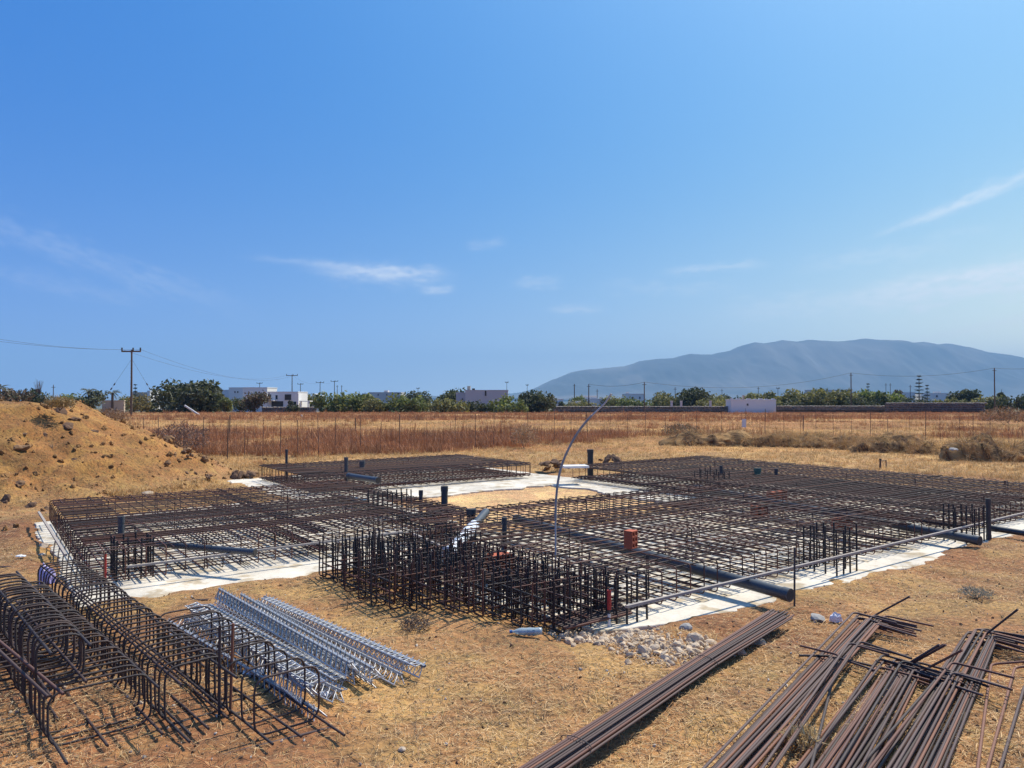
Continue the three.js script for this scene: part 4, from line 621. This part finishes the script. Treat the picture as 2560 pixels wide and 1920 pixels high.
const trees = [
  ['bush', 'brown-green bush behind the mound at the left picture edge', 'bush', -40, 62, 968, 1012, 110, C.brown, 201], ['bush', 'dark bush with a bare reddish top behind the mound', 'bush', 60, 128, 972, 1012, 115, C.dark, 202], ['bush', 'bright green bush right of the small left pole', 'bush', 136, 196, 984, 1018, 112, C.green, 203], ['bush', 'round dark bush under a palm top, left of the tall utility pole', 'bush', 192, 258, 972, 1024, 108, C.dark, 204],
  ['bush', 'yellowish bush right behind the tall utility pole', 'bush', 322, 385, 984, 1024, 112, C.yellow, 205], ['tree', 'biggest dark tree, right of the tall utility pole', 'tree', 372, 560, 950, 1032, 108, C.dark, 206, 16], ['bush', 'small green bush at the right foot of the biggest dark tree', 'bush', 545, 580, 990, 1028, 106, C.green, 207], ['bush', 'dark hedge below the pale house right of the biggest tree', 'hedge', 575, 625, 992, 1022, 118, C.dark, 208], ['bush', 'reddish-brown bush left of the white two-storey house', 'bush', 608, 668, 968, 1020, 116, C.brown, 209], ['tree', 'small round dark tree in front of the white two-storey house', 'tree', 716, 746, 994, 1020, 112, C.dark, 210],
  ['bush', 'olive bush right behind the white two-storey house', 'bush', 742, 790, 978, 1014, 150, C.olive, 211], ['tree', 'green flat tree over the roof of the white house', 'tree', 684, 722, 968, 984, 190, C.green, 212],
  ['bush', 'wide green bush right of the white house', 'bush', 788, 938, 982, 1032, 106, C.green, 213, 14], ['bush', 'green bush left of the grey block house, first of two', 'bush', 930, 1075, 990, 1034, 105, C.green, 214, 14], ['bush', 'green bush touching the left side of the grey block house', 'bush', 1050, 1180, 996, 1034, 106, C.olive, 215, 12], ['tree', 'dark tree behind the bushes left of the grey block house', 'tree', 1088, 1168, 974, 1014, 150, C.dark, 216], ['tree', 'dark tree in the distance between house roof and bushes', 'tree', 1012, 1070, 976, 1010, 170, C.dark, 217], ['bush', 'green bush before the right corner of the grey block house', 'bush', 1205, 1322, 992, 1032, 107, C.green, 218, 11], ['tree', 'dark wide tree right of the grey block house', 'tree', 1296, 1398, 976, 1028, 112, C.dark, 219, 12],
  ['tree', 'green trees left of the lone round tree, on the plain', 'tree', 1612, 1700, 982, 1016, 150, C.olive, 220], ['tree', 'lone round dark tree before the mountain', 'tree', 1704, 1776, 964, 1018, 140, C.dark, 221], ['bush', 'low olive bush right of the lone round tree', 'bush', 1765, 1820, 986, 1014, 150, C.olive, 222], ['tree', 'dark tree behind the white crenellated wall', 'tree', 1802, 1850, 982, 1008, 170, C.dark, 223], ['tree', 'green trees above the white crenellated wall', 'tree', 1845, 1945, 978, 1010, 160, C.olive, 224, 12],
  ['reeds', 'left stand of green reeds right of the white wall', 'reeds', 1935, 2040, 978, 1016, 140, C.olive, 225, 14], ['reeds', 'middle stand of green reeds below the right utility pole', 'reeds', 2020, 2150, 972, 1014, 138, C.olive, 226, 16], ['reeds', 'right stand of green reeds before the dark stone wall', 'reeds', 2130, 2265, 976, 1014, 138, C.green, 227, 16], ['bush', 'dark bush between reeds and grass, under the reeds', 'bush', 2110, 2190, 992, 1014, 130, C.dark, 228],
  ['tree', 'dark rounded tree right of the far white houses', 'tree', 2385, 2446, 964, 1004, 160, C.dark, 229], ['bush', 'green bush at the foot of the far right utility pole', 'bush', 2440, 2520, 988, 1020, 125, C.olive, 230], ['bush', 'dark green bush at the right picture edge', 'bush', 2505, 2620, 982, 1024, 120, C.dark, 231, 12], ['tree', 'small bluish tree right beside the far right utility pole', 'tree', 2486, 2512, 962, 1000, 150, C.dark, 232], ['bush', 'green bush among the small white walls left of the mountain foot', 'bush', 1425, 1465, 988, 1016, 150, C.green, 233], ['bush', 'dark bush before the small white walls', 'bush', 1398, 1430, 1000, 1022, 140, C.dark, 234], ['bush', 'olive bush between small white walls and pole', 'bush', 1505, 1570, 990, 1014, 150, C.olive, 235], ['tree', 'reddish bare tree beside the twin pole frame', 'tree', 2228, 2262, 968, 990, 170, C.brown, 236], ['bush', 'olive bush beside the beige wall behind the tall pole', 'bush', 292, 330, 986, 1016, 140, C.olive, 237],
  ['bush', 'low green bush below the far left pole, between dark and bright bushes', 'bush', 112, 150, 992, 1020, 116, C.olive, 238], ['bush', 'low dark bush at the foot of the grey block house', 'bush', 1150, 1225, 1004, 1034, 108, C.dark, 239], ['bush', 'low olive bush behind the dry-stone wall below the small white sheds', 'bush', 1400, 1500, 1002, 1024, 126, C.olive, 240, 12], ['bush', 'low green bush left of the wire-carrying dark pole', 'bush', 1535, 1625, 996, 1022, 140, C.green, 241, 10], ['bush', 'dark low bush before the far white houses', 'bush', 2255, 2320, 994, 1016, 130, C.dark, 242], ['bush', 'low olive hedge below the far white houses', 'hedge', 2310, 2450, 998, 1018, 130, C.olive, 243, 14], ['bush', 'pale green bush between the wide bush and the grey-house bushes', 'bush', 905, 960, 992, 1032, 104, C.olive, 244], ['bush', 'olive bush left of the white crenellated wall', 'bush', 1740, 1832, 994, 1018, 128, C.olive, 245, 10]];
for (const [n, l, c, u0, u1, vt, vb, Z, cols, sd, lo] of trees) tree(n, l, c, u0, u1, vt, vb, Z, cols, sd, lo || 9);
function palm(label, u, vTop, vBase, Z, seed) {
  const a = atD(u, vBase, Z), top = atD(u, vTop, Z).y; a.y = Math.min(a.y, land(a.x, a.z)); const h = top - a.y, o = thing('palm_tree', label, 'palm tree', a), R = rng(seed); rod('trunk', V(0, -0.3, 0), V(0, h * 0.7, 0), 0.22, M.wood, o, new THREE.CylinderGeometry(0.8, 1, 1, 7));
  for (let i = 0; i < 22; i++) { const az = i * 2.4, up = R() * 1.3 - 0.1, len = h * 0.34, pos = [], pts = []; for (let k = 0; k <= 6; k++) { const t = k / 6; pts.push(V(Math.cos(az) * t * len * Math.cos(up * 0.7), h * 0.7 + Math.sin(up) * len * t - 0.55 * len * t * t, Math.sin(az) * t * len * Math.cos(up * 0.7))); } const side = V(-Math.sin(az), 0, Math.cos(az)); for (let k = 0; k < 6; k++) for (const s of [-1, 1]) { const w = len * 0.16 * Math.sin((k + 1) / 7 * 3.1); pos.push(...pts[k].toArray(), ...pts[k + 1].toArray(), ...pts[k].clone().lerp(pts[k + 1], 0.8).addScaledVector(side, s * w).add(V(0, -w * 0.5, 0)).toArray()); } const g = new THREE.BufferGeometry(); g.setAttribute('position', new THREE.Float32BufferAttribute(pos, 3)); g.setAttribute('color', new THREE.Float32BufferAttribute(pos.map((_, q) => [0.035, 0.05, 0.022][q % 3]), 3)); g.computeVertexNormals(); mesh('frond', g, M.leaf, o); }
}
palm('palm top cut by the left picture edge', -2, 945, 1010, 120, 301); palm('palm rising out of the round dark bush', 222, 958, 1014, 112, 302); palm('palm between the dark bush and the tall utility pole', 281, 962, 1014, 118, 303);
function pine(label, u, w, vTop, vBase, Z, seed) {
  const a = atD(u, vBase, Z), top = atD(u, vTop, Z).y; a.y = Math.min(a.y, land(a.x, a.z)); const h = top - a.y, W = w / F * Z, o = thing('pine_tree', label, 'tree', a), R = rng(seed); rod('trunk', V(0, -0.3, 0), V(0, h * 0.98, 0), 0.14, M.wood, o, new THREE.CylinderGeometry(0.25, 1, 1, 6));
  const tiers = Math.max(5, Math.round(h / 0.75)); for (let i = 0; i < tiers; i++) { const t = i / (tiers - 1), y = h * lerp(0.1, 0.97, t), r = W * 0.5 * (1 - 0.72 * t), pos = [], col = []; for (let k = 0; k < 90; k++) { const az = Math.floor(R() * 7) / 7 * 6.283 + i + (R() - 0.5) * 0.3, d = r * Math.sqrt(R()), c = V(Math.cos(az) * d, y + 0.1 * d + (R() - 0.5) * 0.18, Math.sin(az) * d); for (let q = 0; q < 3; q++) pos.push(c.x + (R() - 0.5) * 0.5, c.y + (R() - 0.5) * 0.22, c.z + (R() - 0.5) * 0.5), col.push(0.025, 0.04, 0.022); } const g = new THREE.BufferGeometry(); g.setAttribute('position', new THREE.Float32BufferAttribute(pos, 3)); g.setAttribute('color', new THREE.Float32BufferAttribute(col, 3)); g.computeVertexNormals(); mesh('bough', g, M.leaf, o); }
}
pine('tall tiered pine before the far white houses on the right', 2298, 32, 938, 1003, 150, 311); pine('small tiered pine above the right reeds', 2170, 14, 958, 985, 190, 312); pine('tiered pine right behind the tall one', 2318, 18, 962, 998, 170, 313); pine('slim pine peeping out behind the tall left pole', 338, 16, 960, 990, 170, 314);
// bare reddish twigs on the left bush
{ const a = atD(96, 985, 114), o = thing('bare_shrub', 'bare reddish shrub rising above the dark bush on the left', 'shrub', a), R = rng(321); for (let i = 0; i < 40; i++) { const x = (R() - 0.5) * 1.6; rod('twig', V(x * 0.3, 0, 0), V(x, 1.2 + 1.4 * R() * (1 - Math.abs(x) * 0.5), (R() - 0.5)), 0.02, mat(0.14, 0.08, 0.06, 1), o, new THREE.CylinderGeometry(0.5, 1, 1, 4)); } }

// ---------------------------------------------------------------- houses and walls
// blocks: [u0, u1, vTop, vBase, depth offset, material]; openings: [u0, u1, v0, v1, material]
function house(name, label, cat, Z, deep, blocks, openings = [], extras = []) {
  const p0 = atD((blocks[0][0] + blocks[0][1]) / 2, blocks[0][3], Z), o = thing(name, label, cat, p0);
  for (const [u0, u1, v0, v1, dz, m] of blocks) { const a = atD(u0, v1, Z + dz).sub(p0), b = atD(u1, v0, Z + dz).sub(p0); const w = b.x - a.x, h = b.y - Math.min(a.y, land(a.x + p0.x, -Z - dz) - p0.y) + 0.5; box('wall', w, h, deep, (a.x + b.x) / 2, b.y - h / 2, -dz - deep / 2, m, o); box('roof_edge', w + 0.1, 0.14, deep + 0.1, (a.x + b.x) / 2, b.y + 0.072, -dz - deep / 2, m, o); }
  for (const [u0, u1, v0, v1, m, nm] of openings) { const a = atD(u0, v1, Z).sub(p0), b = atD(u1, v0, Z).sub(p0), w = b.x - a.x, h = b.y - a.y, fr = box(nm || 'window', w, h, 0.08, (a.x + b.x) / 2, (a.y + b.y) / 2, 0.01, m, o); const s = mesh('sill', BOX, M.whiteWorn, fr); s.scale.set(1.12, 0.08, 2.4); s.position.set(0, -0.53, 0.2); }
  for (const [u0, u1, v0, v1, dz, m, nm, d] of extras) { const a = atD(u0, v1, Z + dz).sub(p0), b = atD(u1, v0, Z + dz).sub(p0); box(nm, b.x - a.x, b.y - a.y, d || 0.5, (a.x + b.x) / 2, (a.y + b.y) / 2, -dz - (d || 0.5) / 2, m, o); }
  return o;
}
house('house', 'white two-storey house with shaded balconies, right of the reddish bush', 'house', 128, 6, [[663, 745, 981, 1018, 0, M.white], [608, 668, 970, 1000, 14, M.white]], [[669, 678, 986, 1000, M.dark], [689, 694, 988, 998, M.glass], [712, 728, 986, 1000, M.dark, 'door'], [679, 708, 1003, 1017, M.dark, 'door'], [733, 741, 1004, 1016, M.glass]], [[664, 684, 1000, 1002.5, -1.3, M.white, 'balcony', 1.3], [663, 667, 981, 1018, -1.3, M.white, 'pillar', 0.4], [741, 746, 984, 1018, -1.3, M.white, 'pillar', 0.4], [748, 775, 1002, 1004, 0, M.white, 'pergola_beam', 2], [750, 753, 1004, 1018, 0, M.white, 'pillar', 0.4], [769, 772, 1004, 1018, 0, M.white, 'pillar', 0.4]]);
house('house', 'pale flat-roofed house right of the biggest dark tree', 'house', 165, 7, [[572, 608, 970, 998, 0, M.white], [552, 574, 976, 992, 4, M.white]], [[586, 589, 978, 982, M.glass], [593, 596, 978, 982, M.glass]]);
house('house', 'low white roofs behind the tall utility pole', 'house', 175, 6, [[368, 375, 978, 996, 0, M.white], [330, 372, 982, 1000, 2, M.beige], [415, 436, 977, 1000, 3, M.white]], [[420, 424, 986, 992, M.glass]]);
house('house', 'small bluish-white house right of the pergola', 'house', 150, 5, [[780, 798, 990, 1014, 0, M.white]], [[787, 791, 990, 995, M.glass]], [[780, 788, 984, 990, 1, M.white, 'stair_head', 2]]);
house('house', 'wide pinkish-white house behind the green bushes left of centre', 'house', 170, 8, [[922, 1002, 982, 1010, 0, M.whiteWorn], [905, 930, 985, 1008, 3, M.white]], [[944, 947, 985, 989, M.glass], [966, 968, 985, 989, M.glass], [992, 998, 983, 986, M.dark]], [[960, 970, 976, 982, 2, M.whiteWorn, 'stair_head', 2]]);
house('house', 'big grey block house with a chimney in the middle of the treeline', 'house', 120, 8, [[1163, 1270, 977, 1024, 0, M.greyWall], [1140, 1166, 983, 1016, 5, M.whiteWorn]], [[1212, 1216, 977, 990, M.dark, 'pilaster'], [1154, 1158, 996, 1000, M.glass]], [[1168, 1176, 965, 977, 2, M.beige, 'chimney', 0.8], [1180, 1187, 971, 977, 3, M.dark, 'water_tank', 0.8]]);
house('house', 'small white house left of the tall dark posts before the mountain', 'house', 150, 5, [[1455, 1534, 998, 1012, 0, M.white], [1454, 1492, 991, 1000, 4, M.whiteWorn]], [[1470, 1474, 1001, 1005, M.glass]], []);
house('house', 'white house right of the pole at the foot of the mountain', 'house', 170, 5, [[1564, 1612, 986, 1006, 0, M.white]], [[1579, 1583, 992, 1000, M.dark, 'door'], [1598, 1601, 992, 997, M.glass]], [[1566, 1572, 980, 986, 1, M.whiteWorn, 'chimney', 1]]);
house('house', 'low white shed right of the dark tree by the grey house', 'house', 140, 4, [[1385, 1408, 999, 1014, 0, M.white], [1425, 1455, 1005, 1014, 1, M.white]], [[1390, 1393, 1003, 1008, M.glass]]);
house('house', 'far white houses behind the tall tiered pine', 'house', 190, 6, [[2312, 2378, 984, 1002, 0, M.white], [2256, 2288, 982, 1000, 2, M.white]], [[2340, 2344, 988, 993, M.glass], [2366, 2374, 990, 998, M.dark, 'door']], [[2344, 2352, 979, 984, 1, M.whiteWorn, 'stair_head', 2]]);
house('house', 'low pink-white terrace behind the middle reeds', 'house', 200, 5, [[2030, 2130, 976, 990, 0, M.whiteWorn]], [[2060, 2064, 980, 984, M.glass]]);
{ // the crenellated white wall
  const Z = 118, o = house('boundary_wall', 'white wall with a row of small merlons, at the far side of the field', 'wall', Z, 3, [[1828, 1940, 1001, 1022, 0, M.white]], [[1867, 1871, 1009, 1014, M.dark]], [[1828, 1832, 995, 1001, 0, M.white, 'merlon', 0.5], [1842, 1851, 996, 1001, 0, M.white, 'merlon', 0.5], [1857, 1861, 988, 1001, 0, M.beige, 'chimney', 0.5], [1868, 1877, 996, 1001, 0, M.white, 'merlon', 0.5], [1886, 1893, 997, 1001, 0, M.white, 'merlon', 0.5], [1898, 1907, 996, 1001, 0, M.white, 'merlon', 0.5], [1913, 1919, 997, 1001, 0, M.white, 'merlon', 0.5], [1931, 1937, 996, 1001, 0, M.white, 'merlon', 0.5]]); }
house('boundary_wall', 'low beige wall between the palm and the tall utility pole', 'wall', 118, 0.4, [[255, 310, 1003, 1020, 0, M.beige]], []);
// dry-stone walls: courses of separate stones
function stoneWall(label, u0, u1, vTop, vBase, Z, seed, tone = [0.27, 0.23, 0.19]) {
  const a = atD(u0, vBase, Z), b = atD(u1, vBase, Z), h = atD(u0, vTop, Z).y - a.y, o = thing('stone_wall', label, 'wall', a), R = rng(seed), L = b.x - a.x, list = [];
  box('core', L, h * 0.9 + 1.6, 0.35, L / 2, h * 0.45 - 0.8, -0.1, M.dark, o);
  const rows = Math.max(2, Math.round(h / 0.28)); for (let r = -2; r < rows; r++) { let x = 0; while (x < L) { const w = 0.3 + 0.4 * R(), g = rocks[Math.floor(R() * 6)].clone(); g.scale(w * 0.55, h / rows * 0.8, 0.3); g.translate(x + w / 2, h * (r + 0.5) / rows, 0.05); g.deleteAttribute('uv'); list.push(g); x += w; } }
  const s = mesh('stones', mergeGeometries(list), mat(...tone, 1), o); s.userData.kind = 'stuff';
}
stoneWall('dark dry-stone wall in front of the far white houses on the right', 2214, 2460, 1006, 1019, 112, 401, [0.19, 0.16, 0.145]);
stoneWall('long grey dry-stone wall left of the white crenellated wall', 1380, 1828, 1015, 1022, 120, 402);
stoneWall('grey dry-stone wall right of the white crenellated wall', 1942, 2212, 1014, 1020, 116, 403);
stoneWall('low grey wall before the white two-storey house', 655, 790, 1017, 1024, 114, 404);
for (const [label, u] of [['left pale gatepost on the grey dry-stone wall', 1679], ['right pale gatepost on the grey dry-stone wall', 1703], ['pale gatepost near the white crenellated wall', 1776]]) { const a = atD(u, 1015, 119), o = thing('gatepost', label, 'gatepost', a); box('shaft', 0.32, 0.9, 0.32, 0, 0.3, 0, M.whiteWorn, o); box('capstone', 0.4, 0.08, 0.4, 0, 0.79, 0, M.white, o); }

// ---------------------------------------------------------------- utility poles and wires
const poleTop = {};
function utilityPole(key, label, u, vTop, vBase, Z, arm, r = 0.11) {
  const a = atD(u, vBase, Z), top = atD(u, vTop, Z).y; a.y = Math.min(a.y, land(a.x, a.z)); const h = top - a.y, o = thing('utility_pole', label, 'utility pole', a, 0, 'utility poles on the plain');
  rod('pole', V(0, -0.5, 0), V(0, h, 0), r, M.wood, o, new THREE.CylinderGeometry(0.7, 1, 1, 8)); poleTop[key] = V(a.x, a.y + h, a.z);
  if (arm) { const w = arm / F * Z; box('crossarm', w, 0.12, 0.12, 0, h - 0.16, r, M.wood, o); for (const k of [-0.48, 0.1, 0.48]) rod('insulator', V(k * w, h - 0.1, r), V(k * w, h + 0.16, r), 0.06, M.dark, o); }
  else rod('bracket', V(-0.3, h - 0.4, 0), V(0.3, h - 0.4, 0), 0.04, M.dark, o);
  return o;
}
const tall = utilityPole('tall', 'tall wooden utility pole with crossarm, in the field on the left', 328, 874, 1042, 64, 48, 0.1);
for (const [s, lab] of [[-1, 0], [1, 0]]) { const H = poleTop.tall.y - tall.position.y; rod('guy_wire', V(0, H * 0.86, 0), V(s * 3.2, 0, 0.3), 0.008, M.wire, tall); for (const t of [0.42, 0.5]) rod('guy_insulator', V(s * 3.2 * t, H * 0.86 * (1 - t), 0.3 * t), V(s * 3.2 * (t + 0.035), H * 0.86 * (1 - t - 0.035), 0.3 * t), 0.05, M.dark, tall); }
utilityPole('a', 'small slim pole above the bushes at the far left', 133, 962, 1014, 120, 0, 0.08); utilityPole('b', 'utility pole with crossarm over the white two-storey house', 730, 937, 1000, 150, 28); utilityPole('c', 'tiny crossarm pole left of the white two-storey house', 649, 957, 990, 220, 14); utilityPole('d', 'tiny crossarm pole just right of the white house pole', 751, 959, 1000, 210, 14); utilityPole('e', 'crossarm pole standing alone right of the white house', 800, 955, 1002, 190, 20); utilityPole('f', 'crossarm pole left of the twin thin posts', 836, 952, 1000, 200, 18); utilityPole('g', 'left thin post of a distant twin', 843, 963, 1000, 220, 0); utilityPole('h', 'right thin post of a distant twin', 854, 963, 1000, 220, 0); utilityPole('i', 'tiny crossarm pole above the dark tree left of the grey house', 1045, 970, 1000, 230, 8); utilityPole('j', 'thin pole right of the grey block house', 1267, 955, 995, 200, 8, 0.07); utilityPole('k', 'thin pole above the dark wide tree', 1318, 962, 995, 200, 6, 0.07); utilityPole('l', 'pale pole at the left foot of the mountain', 1436, 960, 1004, 170, 0, 0.13); utilityPole('m', 'dark pole before the small white house', 1472, 960, 1018, 125, 0, 0.1); utilityPole('n', 'slim dark pole right of the small white house', 1493, 973, 1008, 160, 0, 0.09); utilityPole('o', 'dark pole left of the low round trees, carrying a wire', 1611, 955, 1022, 115, 0, 0.1); utilityPole('p', 'slim pole before the round dark tree', 1688, 968, 1012, 150, 0, 0.08); utilityPole('q', 'slim pole above the white crenellated wall', 1896, 967, 1005, 170, 0, 0.08); utilityPole('r', 'thin crossarm pole right above the white crenellated wall', 1945, 970, 1000, 200, 8, 0.08); utilityPole('s', 'tall dark pole rising out of the middle reeds', 2128, 932, 1012, 125, 0, 0.11); utilityPole('t', 'tall dark pole at the far right before the mountain', 2487, 920, 1018, 118, 0, 0.11); utilityPole('w', 'slim pole left of the tall tiered pine', 2276, 962, 1002, 160, 0, 0.08); utilityPole('x', 'left post of the twin pole frame', 2215, 958, 990, 170, 0, 0.07); utilityPole('y', 'right post of the twin pole frame', 2226, 958, 990, 170, 0, 0.07); utilityPole('z', 'slim pole between low trees right of the round tree', 1805, 972, 1005, 180, 0, 0.07);
function wire(label, A, B, sag, r = 0.009) { const p = []; for (let i = 0; i <= 24; i++) { const t = i / 24, q = A.clone().lerp(B, t); q.y -= sag * 4 * t * (1 - t); p.push(q); } tag(mesh('power_line', polyTube(p, r, 4), M.wire), label, 'power line', 'power lines over the plain'); }
const arm = V(-0.8, 0, 0), arm2 = V(0.8, 0, 0);
wire('power line coming in from the upper left to the tall pole', atD(-60, 838, 52), poleTop.tall.clone().add(arm), 0.25, 0.009); wire('power line reaching the middle of the tall left pole crossarm', atD(-60, 846, 54), poleTop.tall.clone().add(arm2), 0.25, 0.009);
wire('upper power line from the tall left pole to the white house pole', poleTop.tall.clone().add(arm), poleTop.b.clone().add(arm), 1.6); wire('lower power line from the tall left pole to the white house pole', poleTop.tall.clone().add(arm2), poleTop.b.clone().add(arm2), 1.8);
wire('power line between the two crossarm poles right of the white house', poleTop.b, poleTop.e, 1.0); wire('power line between the small crossarm poles left of the twin posts', poleTop.e, poleTop.f, 0.6);
wire('power line from the reed pole to the far right pole', poleTop.s, poleTop.t, 0.9, 0.02); wire('power line from the low pole to the reed pole before the mountain', poleTop.o, poleTop.s, 1.6, 0.02); wire('power line from the small house pole to the low pole', poleTop.m, poleTop.o, 0.5, 0.02); wire('power line leaving the far right pole out of the picture', poleTop.t, atD(2640, 914, 112), 0.3, 0.02);

// ---------------------------------------------------------------- the mountain
{
  const prof = [[1180, 992], [1290, 988], [1333, 974], [1375, 953], [1422, 934], [1453, 927], [1500, 922], [1558, 918], [1597, 904], [1632, 899], [1680, 897], [1717, 887], [1774, 887], [1808, 881], [1834, 876], [1860, 863], [1878, 858], [1904, 861], [1947, 853], [1978, 857], [2017, 851], [2077, 855], [2121, 853], [2151, 848], [2173, 851], [2242, 853], [2277, 861], [2294, 857], [2320, 864], [2355, 861], [2394, 869], [2438, 881], [2490, 889], [2524, 902], [2570, 914], [2650, 935], [2800, 960], [3000, 980], [3200, 992]];
  const D = 7000, H = (u) => { if (u <= prof[0][0]) return 0; for (let i = 1; i < prof.length; i++) if (u < prof[i][0]) { const [a, b] = [prof[i - 1], prof[i]], t = (u - a[0]) / (b[0] - a[0]); return (995 - lerp(a[1], b[1], t)) / F * D; } return 0; };
  const pos = [], col = [], idx = [], NU = 460, NZ = 110;
  for (let j = 0; j <= NZ; j++) for (let i = 0; i <= NU; i++) {
    const u = lerp(1100, 3300, i / NU), w = j / NZ, Z = lerp(5300, 8600, w), X = (u - 1280) / F * D, front = smooth(0, 0.5, w), back = 1 - smooth(0.56, 1, w);
    const rid = Math.abs(fbm(X / 900 + 3, Z / 1500, 5) - 0.5) * 2, gul = fbm(X / 260, Z / 900 + 8, 4);
    const m = Math.min(front, back); let y = H(u + (gul - 0.5) * 30 * (1 - m)) * (0.15 * m + 0.85 * Math.pow(m, 1.2)); y *= 1 - (1 - m) * 0.9 * rid; y += (gul - 0.5) * 260 * m * (1 - m) * 2 + (fbm(X / 90, Z / 140, 4) - 0.5) * 16 * smooth(0, 0.2, m);
    pos.push(X, y - 8, -Z); const g = smooth(0.35, 0.65, fbm(X / 500, Z / 500, 4)); col.push(lerp(0.04, 0.12, g), lerp(0.043, 0.105, g), lerp(0.037, 0.085, g));
  }
  for (let j = 0; j < NZ; j++) for (let i = 0; i < NU; i++) { const a = j * (NU + 1) + i, b = a + NU + 1; idx.push(a, a + 1, b, a + 1, b + 1, b); }
  const g = new THREE.BufferGeometry(); g.setAttribute('position', new THREE.Float32BufferAttribute(pos, 3)); g.setAttribute('color', new THREE.Float32BufferAttribute(col, 3)); g.setIndex(idx); g.computeVertexNormals();
  tag(mesh('mountain', g, M.rockface), 'long bare mountain fading blue in the haze on the right', null, null, 'structure');
}
renderer.render(scene, camera);
